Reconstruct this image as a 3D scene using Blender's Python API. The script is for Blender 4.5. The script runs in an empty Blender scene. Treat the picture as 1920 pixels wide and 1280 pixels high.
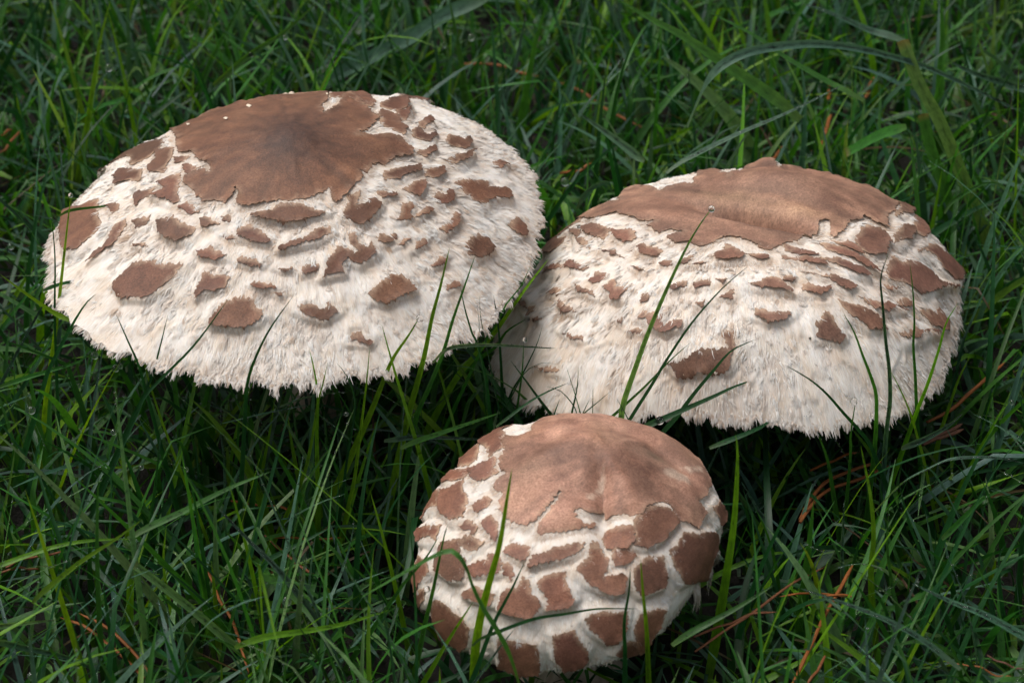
import bpy, bmesh, math, random
import numpy as np
from mathutils import Vector
from mathutils.geometry import delaunay_2d_cdt

scene = bpy.context.scene
rng = np.random.default_rng(11)
random.seed(5)
R_ = math.radians
# ---- camera numbers (metres)
CAM_PITCH = 36.0            # degrees below the horizon
CAM_DIST = 0.78
CAM_TARGET = (0.0, 0.0, 0.05)
LENS, SENSOR = 85.0, 36.0
# ---- mushroom caps: every cap is a dome over a disc (u, v), |(u,v)| = s runs 0 (middle) .. 1 (rim)
def cap_base(c, u, v):
    """local (untilted) xyz of the smooth dome, in metres, origin at the middle of the rim plane"""
    s = np.sqrt(u * u + v * v); f = np.arctan2(v, u)
    rm = np.ones_like(s); zr = np.zeros_like(s)
    for k, (a, b) in enumerate(c['har']):
        rm = rm + s ** 2 * (a * np.cos((k + 2) * f) + b * np.sin((k + 2) * f))
    for k, (a, b) in enumerate(c['zhar']):
        zr = zr + s ** 3 * (a * np.cos((k + 2) * f) + b * np.sin((k + 2) * f))
    if c['kind'] == 'open':
        r = c['R'] * s
        z = c['h'] * (1 - s ** c['p'])
    else:
        th = s * c['th']
        r = c['R'] * np.sin(th)
        z = c['h'] * np.cos(th)
    z = z + zr * c['R']
    for (u0, v0, su, sv, ang, hh) in c['bumps']:
        ca, sa = math.cos(ang), math.sin(ang)
        du, dv = u - u0, v - v0
        z = z + hh * np.exp(-((ca * du + sa * dv) / su) ** 2 - ((-sa * du + ca * dv) / sv) ** 2)
    r = r * rm
    return np.stack([r * np.cos(f), r * np.sin(f), z], -1)
def cap_rot(c):
    a, b = c['tilt']
    ca, sa, cb, sb = math.cos(a), math.sin(a), math.cos(b), math.sin(b)
    rx = np.array([[1, 0, 0], [0, ca, -sa], [0, sa, ca]]); ry = np.array([[cb, 0, sb], [0, 1, 0], [-sb, 0, cb]])
    return ry @ rx
def cap_local(c, u, v):
    """local dome point (tilted, origin at the cap centre) and unit normal"""
    M = cap_rot(c); e = 2e-3
    p = cap_base(c, u, v)
    pu = cap_base(c, u + e, v) - cap_base(c, u - e, v)
    pv = cap_base(c, u, v + e) - cap_base(c, u, v - e)
    n = np.cross(pu, pv); n /= np.maximum(np.linalg.norm(n, axis=-1, keepdims=True), 1e-12)
    return p @ M.T, n @ M.T

# ---- camera
cam_data = bpy.data.cameras.new('camera')
cam = bpy.data.objects.new('camera', cam_data)
scene.collection.objects.link(cam)
scene.camera = cam
_e = R_(CAM_PITCH)
cam.location = (CAM_TARGET[0], CAM_TARGET[1] - CAM_DIST * math.cos(_e), CAM_TARGET[2] + CAM_DIST * math.sin(_e))
cam.rotation_euler = (math.pi / 2 - _e, 0, 0)
cam_data.lens = LENS; cam_data.sensor_width = SENSOR
cam_data.clip_start = 0.01; cam_data.clip_end = 200
cam_data.dof.use_dof = True
cam_data.dof.focus_distance = 0.745
cam_data.dof.aperture_fstop = 22
# ---- daylight: soft, overcast
SUN_EL, SUN_AZ = R_(64), R_(-70)          # azimuth measured from +Y (beyond the mushrooms) towards +X
world = bpy.data.worlds.new('World'); scene.world = world; world.use_nodes = True
wn = world.node_tree.nodes; wl = world.node_tree.links
sky = wn.new('ShaderNodeTexSky'); sky.sky_type = 'NISHITA'; sky.sun_disc = False
sky.sun_elevation = SUN_EL; sky.sun_rotation = SUN_AZ
sky.dust_density = 6; sky.air_density = 1.0; sky.ozone_density = 0.6
hs = wn.new('ShaderNodeHueSaturation'); hs.inputs['Saturation'].default_value = 0.35     # cloud cover: greyer than clear blue
wl.new(sky.outputs[0], hs.inputs['Color'])
wl.new(hs.outputs[0], wn['Background'].inputs['Color'])
wn['Background'].inputs['Strength'].default_value = 0.125
sun_data = bpy.data.lights.new('sun', 'SUN'); sun_data.energy = 1.15; sun_data.angle = R_(35); sun_data.color = (1.0, 0.97, 0.93)
sun = bpy.data.objects.new('sun', sun_data); scene.collection.objects.link(sun)
_d = Vector((math.sin(SUN_AZ) * math.cos(SUN_EL), math.cos(SUN_AZ) * math.cos(SUN_EL), math.sin(SUN_EL)))
sun.rotation_euler = _d.to_track_quat('Z', 'Y').to_euler()
scene.view_settings.view_transform = 'Standard'; scene.view_settings.look = 'None'
scene.view_settings.exposure = 0.34; scene.view_settings.gamma = 1.0
scene.render.engine = 'CYCLES'
scene.cycles.use_denoising = True
scene.cycles.max_bounces = 8; scene.cycles.transparent_max_bounces = 6
scene.cycles.diffuse_bounces = 3; scene.cycles.glossy_bounces = 3; scene.cycles.transmission_bounces = 6
scene.cycles.caustics_reflective = False; scene.cycles.caustics_refractive = False
# ---- traced shapes: cap patches in disc coordinates (u, v), blades, needles and drops in millimetres
CAPS = {
    'L': {'kind': 'open', 'C': (-0.06851, 0.01718, 0.08), 'R': 0.07859, 'h': 0.03617, 'tilt': (0.0591, -0.0128), 'bumps': [(-0.001, 0.01, 0.1, 0.1, 0, 0.002)], 'har': [(0.0183, 0.0209), (-0.01, 0.0063), (-0.0117, 0.0165)], 'zhar': [(-0.0195, 0.0188), (-0.0128, -0.0104)], 'p': 1.7141},
    'R': {'kind': 'open', 'C': (0.07296, 0.01672, 0.045), 'R': 0.07567, 'h': 0.04097, 'tilt': (-0.0994, -0.1004), 'bumps': [(0.125, -0.058, 0.28, 0.05, -0.48, -0.0085), (0.257, 0.176, 0.26, 0.11, -0.46, 0.0055), (-0.275, 0.064, 0.25, 0.2, 0, 0.0015), (0.222, 0.453, 0.07, 0.12, 0, 0.0035)], 'har': [(0.0401, 0.0114), (-0.0333, -0.0078), (-0.0157, 0.0306)], 'zhar': [(0.0082, 0.0269), (0.0146, 0.0385)], 'p': 3.59923},
    'F': {'kind': 'ball', 'C': (0.01734, -0.09467, 0.046), 'R': 0.04408, 'h': 0.02957, 'tilt': (0.0818, -0.0787), 'bumps': [(0.158, 0.051, 0.13, 0.12, 0, 0.005), (0.142, -0.161, 0.045, 0.26, 0, -0.0032), (0.274, -0.2, 0.08, 0.3, 0, 0.0016), (0.004, 0.099, 0.2, 0.06, 0.5, 0.0024), (0.407, 0.189, 0.2, 0.06, -0.6, -0.0026)], 'har': [(-0.0126, 0.0705), (-0.0103, 0.0086), (-0.0012, 0.0248)], 'zhar': [(0.0142, -0.0145), (-0.0204, -0.008)], 'th': 1.67814},
}
DISC = {
    'L': [(-0.5715, 0.5596), (-0.4726, 0.1352), (-0.4534, 0.0873), (-0.4016, 0.0619), (-0.3727, -0.005), (-0.315, -0.0682), (-0.3068, -0.1194), (-0.3423, -0.0912), (-0.4126, -0.1), (-0.414, -0.1375), (-0.3602, -0.2086), (-0.2979, -0.2753), (-0.2387, -0.3018), (-0.2114, -0.2781), (-0.2022, -0.238), (-0.1843, -0.2496), (-0.1898, -0.3032), (-0.1801, -0.3284), (-0.1454, -0.3348), (-0.0658, -0.3244), (0.0138, -0.3239), (0.0079, -0.3277), (0.1187, -0.2875), (0.1624, -0.2478), (0.1757, -0.3037), (0.1873, -0.3143), (0.2308, -0.2718), (0.284, -0.1766), (0.2706, -0.1249), (0.3053, -0.1372), (0.3419, -0.0608), (0.3709, -0.0654), (0.4065, 0.0122), (0.4721, 0.0662), (0.4695, 0.1102), (0.4261, 0.1632), (0.3749, 0.1652), (0.2531, 0.0998), (0.328, 0.2792), (0.2702, 0.3924), (0.1908, 0.6595), (0.1662, 0.4564), (0.1101, 0.2541), (0.0992, 0.32), (0.1142, 0.4342), (0.0977, 0.7094), (-0.0341, 0.6204), (-0.0381, 0.6055), (-0.2017, 0.6614), (-0.3118, 0.8733), (-0.3807, 0.8618), (-0.3934, 0.7019), (-0.4539, 0.5866), (-0.5038, 0.5303)],
    'R': [(-0.6031, 0.276), (-0.6354, 0.4032), (-0.5685, 0.3746), (-0.4943, 0.3255), (-0.4513, 0.2852), (-0.4113, 0.5293), (-0.2733, 0.2564), (-0.2431, 0.288), (-0.1662, 0.3047), (-0.1266, 0.2687), (-0.0754, 0.5704), (-0.0177, 0.5084), (0.0251, 0.2667), (0.1772, 0.566), (0.2289, 0.5474), (0.2428, 0.3365), (0.3376, 0.55), (0.4353, 0.6614), (0.4774, 0.5328), (0.5467, 0.498), (0.6664, 0.5875), (0.6446, 0.4686), (0.7483, 0.5633), (0.7268, 0.5099), (0.6934, 0.1077), (0.6735, -0.0396), (0.6003, -0.0407), (0.5729, -0.0297), (0.5052, -0.0865), (0.4686, -0.1652), (0.4298, -0.1947), (0.4228, -0.1686), (0.4233, -0.1146), (0.3786, -0.1117), (0.3798, -0.1457), (0.3489, -0.1606), (0.2856, -0.2487), (0.2722, -0.2702), (0.2209, -0.291), (0.1463, -0.3392), (0.1203, -0.3293), (-0.0093, -0.2236), (-0.0494, -0.2395), (-0.0257, -0.2213), (-0.1305, -0.2877), (-0.2265, -0.2321), (-0.2553, -0.1688), (-0.1936, -0.1532), (-0.2587, -0.1237), (-0.2921, -0.1426), (-0.3387, -0.063), (-0.2881, -0.0502), (-0.3653, -0.021), (-0.444, 0.0878), (-0.4798, 0.1303), (-0.5695, 0.1929)],
    'F': [(-0.2274, -0.2089), (-0.1894, -0.2422), (-0.1547, -0.2589), (-0.1275, -0.2395), (-0.0774, -0.1827), (-0.02, -0.1082), (-0.0702, -0.2083), (-0.1063, -0.2477), (-0.1176, -0.2847), (-0.1061, -0.306), (-0.0406, -0.2943), (0.0188, -0.2965), (0.0347, -0.2903), (0.0901, -0.2847), (0.1028, -0.2539), (0.0611, -0.2638), (0.0366, -0.2428), (0.0337, -0.2029), (0.0792, -0.2143), (0.1503, -0.1853), (0.1588, -0.2254), (0.257, -0.2443), (0.3052, -0.2158), (0.3389, -0.1705), (0.4353, -0.1341), (0.4815, -0.2001), (0.619, -0.196), (0.6803, -0.0589), (0.6203, -0.0395), (0.5956, -0.0338), (0.6678, 0.0651), (0.7126, 0.1669), (0.6619, 0.5283), (0.5699, 0.6955), (0.5489, 0.6978), (0.3904, 0.7107), (0.2577, 0.7768), (-0.0152, 0.7351), (-0.0032, 0.6734), (-0.0859, 0.5599), (-0.1383, 0.3033), (-0.1994, 0.2825), (-0.2466, 0.3073), (-0.2581, 0.2694), (-0.241, 0.1844), (-0.2633, 0.1467), (-0.2562, 0.0539), (-0.2197, 0.0151), (-0.2768, -0.0159), (-0.2718, -0.0594), (-0.2441, -0.0848), (-0.2636, -0.1157), (-0.2528, -0.1717)],
}
SCALES = {
    'L': [
        [(-0.826, 0.5914), (-0.774, 0.6135), (-0.5779, 0.3304), (-0.5681, 0.2698), (-0.6094, 0.2075), (-0.6665, 0.2045), (-0.701, 0.3248), (-0.8773, 0.5397), (-0.881, 0.5336), (-0.8458, 0.5878)],
        [(-0.566, 0.1937), (-0.4932, 0.1476), (-0.492, 0.0544), (-0.5014, -0.0129), (-0.5477, 0.0159), (-0.5756, 0.0787), (-0.5533, 0.1131)],
        [(-0.4712, 0.0556), (-0.4137, 0.0365), (-0.4195, 0.0084), (-0.462, 0.0156)],
        [(-0.4277, -0.0219), (-0.4027, -0.0273), (-0.3584, -0.0745), (-0.4081, -0.0802)],
        [(-0.735, 0.1403), (-0.721, 0.1855), (-0.6168, 0.0819), (-0.6062, -0.0044), (-0.6573, 0.0455), (-0.7174, 0.0651)],
        [(-0.514, -0.0943), (-0.4321, -0.0804), (-0.4246, -0.1239), (-0.4324, -0.185), (-0.4165, -0.2297), (-0.4403, -0.2307), (-0.5338, -0.1462), (-0.496, -0.1431), (-0.4805, -0.1272)],
        [(-0.6115, -0.0822), (-0.5315, -0.0964), (-0.5451, -0.1315), (-0.5739, -0.1342), (-0.5973, -0.1607)],
        [(-0.4168, -0.2631), (-0.3862, -0.2462), (-0.3603, -0.2812), (-0.3411, -0.3121), (-0.3821, -0.3014)],
        [(-0.7405, -0.0596), (-0.683, -0.0921), (-0.6825, -0.1285), (-0.7066, -0.1276)],
        [(-0.9477, 0.1116), (-0.8722, 0.051), (-0.7875, 0.0091), (-0.7771, -0.0756), (-0.7474, -0.1527), (-0.7569, -0.1861), (-0.8271, -0.2259), (-0.8743, -0.1926), (-0.9093, -0.0757)],
        [(-0.6397, -0.2178), (-0.6321, -0.2522), (-0.6498, -0.279), (-0.6726, -0.3221), (-0.7172, -0.3312), (-0.7568, -0.3427), (-0.721, -0.3079), (-0.6888, -0.2841), (-0.6804, -0.223)],
        [(-0.6025, -0.2324), (-0.5368, -0.246), (-0.5452, -0.2784), (-0.585, -0.2821)],
        [(-0.4909, -0.3043), (-0.4397, -0.2989), (-0.3575, -0.3768), (-0.364, -0.4063), (-0.4149, -0.4179), (-0.4752, -0.3584)],
        [(-0.3308, -0.3464), (-0.3106, -0.342), (-0.2572, -0.3862), (-0.3198, -0.3878)],
        [(-0.25, -0.3594), (-0.2246, -0.3551), (-0.214, -0.3829), (-0.2345, -0.3814)],
        [(-0.1171, -0.3835), (-0.0579, -0.3732), (-0.0194, -0.3368), (0.0373, -0.3361), (0.1334, -0.3679), (0.0518, -0.4114), (-0.0621, -0.4011)],
        [(-0.1752, -0.4272), (-0.141, -0.4202), (-0.0944, -0.4437), (-0.0586, -0.4814), (-0.0697, -0.4961), (-0.1149, -0.4891), (-0.1738, -0.4577)],
        [(-0.237, -0.4433), (-0.2027, -0.4443), (-0.1938, -0.4636), (-0.2192, -0.4621)],
        [(-0.3293, -0.4877), (-0.2814, -0.4755), (-0.2692, -0.4987), (-0.226, -0.5195), (-0.2564, -0.5345), (-0.3196, -0.5074)],
        [(-0.5894, -0.353), (-0.5425, -0.3715), (-0.535, -0.3913), (-0.5765, -0.372)],
        [(-0.6369, -0.505), (-0.6017, -0.4822), (-0.5698, -0.4564), (-0.5014, -0.4752), (-0.4781, -0.4933), (-0.4012, -0.5204), (-0.4248, -0.5503), (-0.4636, -0.5768), (-0.5301, -0.5972), (-0.6021, -0.573)],
        [(-0.3131, -0.6093), (-0.3003, -0.5756), (-0.271, -0.5967), (-0.2103, -0.6161), (-0.2238, -0.6432), (-0.2978, -0.643), (-0.3288, -0.6629), (-0.3297, -0.6417)],
        [(-0.2618, -0.749), (-0.2227, -0.7077), (-0.1599, -0.6928), (-0.1141, -0.7094), (-0.1082, -0.7361), (-0.0814, -0.7555), (-0.106, -0.7822), (-0.1634, -0.7958), (-0.2609, -0.7719)],
        [(-0.1705, -0.5438), (-0.1303, -0.5485), (-0.0893, -0.572), (-0.0898, -0.5826), (-0.1287, -0.5825), (-0.1695, -0.5605)],
        [(-0.119, -0.6513), (-0.1041, -0.6393), (-0.0639, -0.6497), (-0.0276, -0.6663), (-0.0807, -0.6701)],
        [(-0.0154, -0.5968), (0.0328, -0.5881), (0.0297, -0.5989), (-0.0041, -0.6029)],
        [(-0.0266, -0.6846), (0.0185, -0.6764), (-0.0123, -0.6951)],
        [(0.3367, 0.3799), (0.3698, 0.3482), (0.3936, 0.3326), (0.4024, 0.2724), (0.4283, 0.263), (0.4239, 0.202), (0.3424, 0.2269), (0.3336, 0.2836)],
        [(0.3259, 0.4905), (0.3582, 0.6093), (0.4161, 0.696), (0.4188, 0.5368), (0.3882, 0.4387), (0.331, 0.4426)],
        [(0.4058, 0.9467), (0.445, 0.9289), (0.4899, 0.906), (0.4962, 0.9026), (0.4272, 0.7953), (0.3775, 0.7053), (0.4039, 0.9424)],
        [(0.3873, 0.405), (0.437, 0.5057), (0.4308, 0.387), (0.4115, 0.3132)],
        [(0.1166, 0.5568), (0.1792, 0.6144), (0.2351, 0.6844), (0.2869, 0.5127), (0.2753, 0.408), (0.186, 0.5162), (0.1293, 0.4707)],
        [(0.4786, 0.3344), (0.5123, 0.4681), (0.5274, 0.4254), (0.5017, 0.3244)],
        [(0.4602, 0.2613), (0.4792, 0.3184), (0.511, 0.2636), (0.5353, 0.3259), (0.5425, 0.2942), (0.5244, 0.2254), (0.4912, 0.2102), (0.466, 0.2091)],
        [(0.484, 0.0973), (0.5127, 0.1379), (0.5435, 0.1897), (0.5518, 0.1601), (0.5168, 0.0893)],
        [(0.5888, 0.2825), (0.5952, 0.361), (0.6289, 0.3674), (0.6471, 0.3418), (0.6604, 0.407), (0.6708, 0.3628), (0.6565, 0.2864), (0.6008, 0.2675)],
        [(0.594, 0.1261), (0.6342, 0.2016), (0.6875, 0.2799), (0.6777, 0.2206), (0.6338, 0.1335)],
        [(0.3701, -0.1101), (0.4054, -0.0747), (0.4937, -0.0071), (0.4958, -0.0402), (0.4253, -0.122), (0.3744, -0.1458)],
        [(0.5277, -0.0427), (0.5336, 0.006), (0.5866, 0.0628), (0.5924, 0.0306), (0.5698, -0.0222)],
        [(0.4439, -0.1663), (0.4817, -0.1125), (0.5206, -0.0797), (0.5229, -0.1226), (0.5012, -0.1724)],
        [(0.3479, -0.2193), (0.3649, -0.2055), (0.3936, -0.2129), (0.4159, -0.1993), (0.4107, -0.2207), (0.3713, -0.2436)],
        [(0.5693, -0.1322), (0.58, -0.1028), (0.6086, -0.1009), (0.6155, -0.0643), (0.6327, -0.0648), (0.6353, -0.1036), (0.6045, -0.147), (0.5766, -0.1571)],
        [(0.6517, 0.0084), (0.6956, 0.0685), (0.7619, 0.1075), (0.7627, 0.0701), (0.8125, 0.1233), (0.8364, 0.1171), (0.8422, 0.0846), (0.7907, 0.0458), (0.7393, -0.0426), (0.6852, -0.0225)],
        [(0.7692, 0.288), (0.7875, 0.3314), (0.8188, 0.3374), (0.7979, 0.2773), (0.774, 0.2609)],
        [(0.2276, -0.3465), (0.2458, -0.3025), (0.2337, -0.2748), (0.2806, -0.2454), (0.2816, -0.2732), (0.2656, -0.3145), (0.3047, -0.2947), (0.3263, -0.2666), (0.3525, -0.2863), (0.3335, -0.3261), (0.2954, -0.3827), (0.2562, -0.3757), (0.2256, -0.3719)],
        [(0.427, -0.3287), (0.44, -0.2527), (0.4796, -0.2265), (0.4802, -0.2561), (0.4722, -0.2749), (0.4808, -0.2994), (0.4416, -0.3228)],
        [(0.4956, -0.2892), (0.5206, -0.2448), (0.543, -0.2089), (0.561, -0.2186), (0.5206, -0.2589)],
        [(0.591, -0.2914), (0.6359, -0.216), (0.6474, -0.1763), (0.6644, -0.1852), (0.6602, -0.2314), (0.6206, -0.2972)],
        [(0.86, -0.0771), (0.89, -0.007), (0.9296, -0.0472), (0.9089, -0.0889), (0.8792, -0.09)],
        [(-0.0016, -0.5098), (0.0759, -0.4782), (0.1137, -0.4429), (0.1634, -0.4286), (0.1669, -0.4522), (0.1263, -0.4833), (0.0541, -0.5085), (-0.0071, -0.5241)],
        [(0.1733, -0.561), (0.21, -0.4994), (0.2541, -0.509), (0.26, -0.5226), (0.2764, -0.5075), (0.2392, -0.4502), (0.2635, -0.4391), (0.2731, -0.4733), (0.3096, -0.4887), (0.3168, -0.4604), (0.3369, -0.4969), (0.2825, -0.5487), (0.238, -0.5342), (0.2226, -0.5623), (0.2339, -0.5904), (0.1578, -0.6148), (0.1688, -0.5919)],
        [(0.0772, -0.5862), (0.1181, -0.5752), (0.1315, -0.5739), (0.1322, -0.596), (0.1025, -0.6087), (0.0773, -0.6113)],
        [(0.3493, -0.4221), (0.3751, -0.4051), (0.3997, -0.4134), (0.4086, -0.4254), (0.3807, -0.4467)],
        [(0.4021, -0.3994), (0.4255, -0.3946), (0.417, -0.414)],
        [(0.4312, -0.4308), (0.4733, -0.3903), (0.4759, -0.3991), (0.4478, -0.4315)],
        [(0.497, -0.4292), (0.5107, -0.3886), (0.5364, -0.3673), (0.5367, -0.3964)],
        [(0.6967, -0.3215), (0.7207, -0.2622), (0.7431, -0.2302), (0.7731, -0.2326), (0.8013, -0.2612), (0.751, -0.3367), (0.7093, -0.3488)],
        [(0.5597, -0.4696), (0.591, -0.4213), (0.6151, -0.4222), (0.6087, -0.4482), (0.5661, -0.4756)],
        [(0.6168, -0.5325), (0.6494, -0.5003), (0.6702, -0.4967), (0.6694, -0.5128), (0.6255, -0.5472)],
        [(0.3344, -0.6421), (0.3723, -0.5981), (0.4161, -0.5675), (0.4548, -0.5656), (0.4855, -0.6032), (0.4273, -0.6437), (0.3838, -0.6739), (0.3456, -0.6664)],
        [(0.0666, -0.7321), (0.1164, -0.7186), (0.1613, -0.7355), (0.1717, -0.7103), (0.2023, -0.7377), (0.1565, -0.773), (0.0955, -0.7563)],
        [(0.2632, -0.8262), (0.269, -0.7981), (0.2995, -0.7902), (0.3091, -0.8112), (0.3352, -0.8156), (0.3264, -0.8319)],
    ],
    'R': [
        [(-0.7386, 0.3413), (-0.7271, 0.3546), (-0.7095, 0.3584), (-0.6883, 0.3784), (-0.6653, 0.3903), (-0.6289, 0.3397), (-0.6329, 0.2589), (-0.668, 0.3141), (-0.7386, 0.3413), (-0.7542, 0.3295)],
        [(-0.5948, 0.0963), (-0.5356, 0.0576), (-0.486, -0.0264), (-0.5103, -0.0791), (-0.5563, -0.0198)],
        [(-0.4689, -0.0491), (-0.444, -0.0652), (-0.4108, -0.0642), (-0.3865, -0.0964), (-0.3909, -0.1421), (-0.4295, -0.1556), (-0.4612, -0.104)],
        [(-0.6578, 0.1734), (-0.6057, 0.0848), (-0.6149, 0.0452), (-0.5684, -0.0896), (-0.6119, -0.0158)],
        [(-0.3784, -0.2231), (-0.3498, -0.1985), (-0.3091, -0.2401), (-0.287, -0.2762), (-0.3137, -0.3042), (-0.3696, -0.255)],
        [(-0.5245, -0.1489), (-0.4629, -0.1825), (-0.4588, -0.2159), (-0.434, -0.2531), (-0.4805, -0.2113)],
        [(-0.6636, -0.1135), (-0.642, -0.106), (-0.6089, -0.1618), (-0.5744, -0.21), (-0.5986, -0.2092)],
        [(-0.7475, -0.0184), (-0.6998, -0.055), (-0.6646, -0.0939), (-0.6694, -0.1157), (-0.7569, -0.0381)],
        [(-0.299, -0.3597), (-0.2722, -0.3339), (-0.2476, -0.3667), (-0.2545, -0.3853)],
        [(-0.2221, -0.3932), (-0.2027, -0.3576), (-0.1596, -0.3408), (-0.1883, -0.3897)],
        [(-0.4088, -0.3149), (-0.3962, -0.3227), (-0.3623, -0.3735), (-0.3876, -0.3554)],
        [(-0.1671, -0.4049), (-0.1156, -0.3891), (-0.1176, -0.4115)],
        [(-0.5718, -0.2909), (-0.5465, -0.2651), (-0.5159, -0.2879), (-0.5079, -0.3252), (-0.5495, -0.3201)],
        [(-0.522, -0.3704), (-0.4761, -0.3587), (-0.4726, -0.4022), (-0.4377, -0.4346), (-0.4664, -0.4481), (-0.4595, -0.4759), (-0.4973, -0.4402), (-0.4952, -0.4214)],
        [(-0.624, -0.268), (-0.6014, -0.3094), (-0.5639, -0.3634), (-0.5601, -0.3862), (-0.5983, -0.3374)],
        [(-0.737, -0.1973), (-0.7104, -0.1958), (-0.6815, -0.2366), (-0.7003, -0.2482)],
        [(-0.688, -0.2834), (-0.6754, -0.3093), (-0.6722, -0.3396), (-0.6384, -0.3927), (-0.6685, -0.3651)],
        [(-0.3849, -0.4893), (-0.3529, -0.4996), (-0.3685, -0.5317), (-0.3893, -0.5272)],
        [(-0.2771, -0.5044), (-0.2035, -0.4967), (-0.2061, -0.522), (-0.2452, -0.5265)],
        [(-0.1721, -0.5199), (-0.1057, -0.504), (-0.1112, -0.5401), (-0.1687, -0.5454)],
        [(-0.0806, -0.5077), (-0.0363, -0.5126), (-0.056, -0.54)],
        [(-0.0716, -0.5983), (-0.031, -0.5723), (-0.0131, -0.5663), (-0.021, -0.6137)],
        [(-0.1752, -0.6115), (-0.1366, -0.6011), (-0.1485, -0.6317)],
        [(-0.0688, -0.3596), (-0.034, -0.3407), (-0.022, -0.2866), (0.0263, -0.3422), (0.0481, -0.3814), (-0.0224, -0.4079), (-0.0665, -0.4023)],
        [(0.06, -0.3692), (0.0902, -0.3652), (0.1399, -0.3834), (0.141, -0.4052), (0.1078, -0.4141)],
        [(0.2201, -0.3013), (0.2758, -0.3362), (0.3381, -0.3559), (0.3047, -0.365), (0.2206, -0.3501)],
        [(0.2019, -0.377), (0.2484, -0.3936), (0.2979, -0.3785), (0.354, -0.4005), (0.3598, -0.4171), (0.3094, -0.4135), (0.2051, -0.4018)],
        [(0.3624, -0.2932), (0.4246, -0.2825), (0.4774, -0.2964), (0.5331, -0.3297), (0.5787, -0.357), (0.512, -0.3584), (0.3962, -0.3274)],
        [(0.3571, -0.3744), (0.4301, -0.3549), (0.4859, -0.3794), (0.5323, -0.3999), (0.4604, -0.4055)],
        [(0.4199, -0.2306), (0.4839, -0.2155), (0.5084, -0.2387), (0.528, -0.2924), (0.4903, -0.2842), (0.4373, -0.2674)],
        [(0.5195, -0.201), (0.557, -0.1272), (0.5831, -0.096), (0.6381, -0.1133), (0.656, -0.1508), (0.6278, -0.2323), (0.5827, -0.2639), (0.5389, -0.2597)],
        [(0.6961, -0.0651), (0.7345, 0.0441), (0.7703, 0.079), (0.7805, 0.0597), (0.758, -0.0346), (0.6936, -0.1199)],
        [(0.7985, 0.2756), (0.8253, 0.2535), (0.8401, 0.1811), (0.8212, 0.0946), (0.7871, 0.0821)],
        [(0.7347, 0.3065), (0.7878, 0.3911), (0.7705, 0.2431), (0.7101, 0.1104), (0.7312, 0.216)],
        [(0.8015, -0.061), (0.8548, 0.0776), (0.8837, 0.1323), (0.9344, 0.1685), (0.979, 0.1772), (0.9733, 0.0987), (0.9442, 0.0185), (0.8962, -0.0087), (0.876, 0.0305)],
        [(0.6391, -0.3), (0.6813, -0.2154), (0.7145, -0.2231), (0.7683, -0.1635), (0.8228, -0.1452), (0.8635, -0.142), (0.9353, -0.0395), (0.8441, -0.2015), (0.7626, -0.3065), (0.6992, -0.3134), (0.6364, -0.3458)],
        [(0.6047, -0.3931), (0.6629, -0.3769), (0.6135, -0.4047)],
        [(0.2804, -0.4651), (0.3886, -0.4551), (0.4249, -0.4616), (0.4655, -0.4758), (0.4291, -0.504), (0.3752, -0.4776)],
        [(0.2669, -0.5197), (0.2978, -0.5159), (0.3275, -0.5235), (0.3694, -0.5033), (0.3641, -0.5218), (0.3232, -0.5587), (0.2633, -0.5504)],
        [(0.1849, -0.4965), (0.2339, -0.4833), (0.2344, -0.5036), (0.2141, -0.5193), (0.1892, -0.5135)],
        [(0.0569, -0.5443), (0.0863, -0.5421), (0.1146, -0.5173), (0.1581, -0.5062), (0.1821, -0.5365), (0.2092, -0.5699), (0.1529, -0.5651), (0.0905, -0.5589)],
        [(0.0696, -0.6597), (0.1022, -0.6515), (0.1491, -0.656), (0.1961, -0.653), (0.1726, -0.6821), (0.1081, -0.7009), (0.071, -0.6808)],
        [(0.2989, -0.6625), (0.3371, -0.6163), (0.3607, -0.6248), (0.3771, -0.6523), (0.3963, -0.6743), (0.3766, -0.6977), (0.3016, -0.7053)],
        [(0.4015, -0.5532), (0.4429, -0.5527), (0.4954, -0.5456), (0.5312, -0.5474), (0.5631, -0.5754), (0.5008, -0.605), (0.4322, -0.5862)],
        [(0.4869, -0.5045), (0.5359, -0.4966), (0.5883, -0.4749), (0.6285, -0.4709), (0.663, -0.4609), (0.5865, -0.5089), (0.5213, -0.5184)],
        [(0.6461, -0.4344), (0.6813, -0.3998), (0.7122, -0.39), (0.6939, -0.4191), (0.6657, -0.4434)],
        [(0.7552, -0.3882), (0.7943, -0.3499), (0.833, -0.3288), (0.8473, -0.2876), (0.8882, -0.2905), (0.8637, -0.3489), (0.7961, -0.3952)],
        [(0.632, -0.5536), (0.6765, -0.521), (0.7005, -0.4883), (0.7301, -0.4822), (0.8126, -0.4212), (0.7107, -0.5134), (0.6471, -0.5547)],
        [(-0.2979, -0.7856), (-0.2466, -0.799), (-0.1911, -0.7842), (-0.1222, -0.7892), (-0.0647, -0.7886), (-0.0894, -0.7527), (-0.0842, -0.7414), (-0.0366, -0.7436), (-0.0388, -0.7848), (-0.0719, -0.8467), (-0.1879, -0.8384), (-0.2694, -0.8291)],
        [(-0.4009, -0.5931), (-0.379, -0.5719), (-0.3538, -0.5935), (-0.3124, -0.6182), (-0.3155, -0.6597), (-0.2659, -0.6573), (-0.2444, -0.6695), (-0.2531, -0.6853), (-0.311, -0.6853), (-0.3563, -0.6481), (-0.3733, -0.6125)],
        [(-0.4529, -0.6118), (-0.4235, -0.6178), (-0.4011, -0.631), (-0.4059, -0.6457)],
        [(-0.6861, -0.4272), (-0.6583, -0.4722), (-0.622, -0.5084), (-0.6238, -0.5243), (-0.6587, -0.4847)],
        [(-0.4891, -0.5439), (-0.4646, -0.5438), (-0.4758, -0.5668)],
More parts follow.
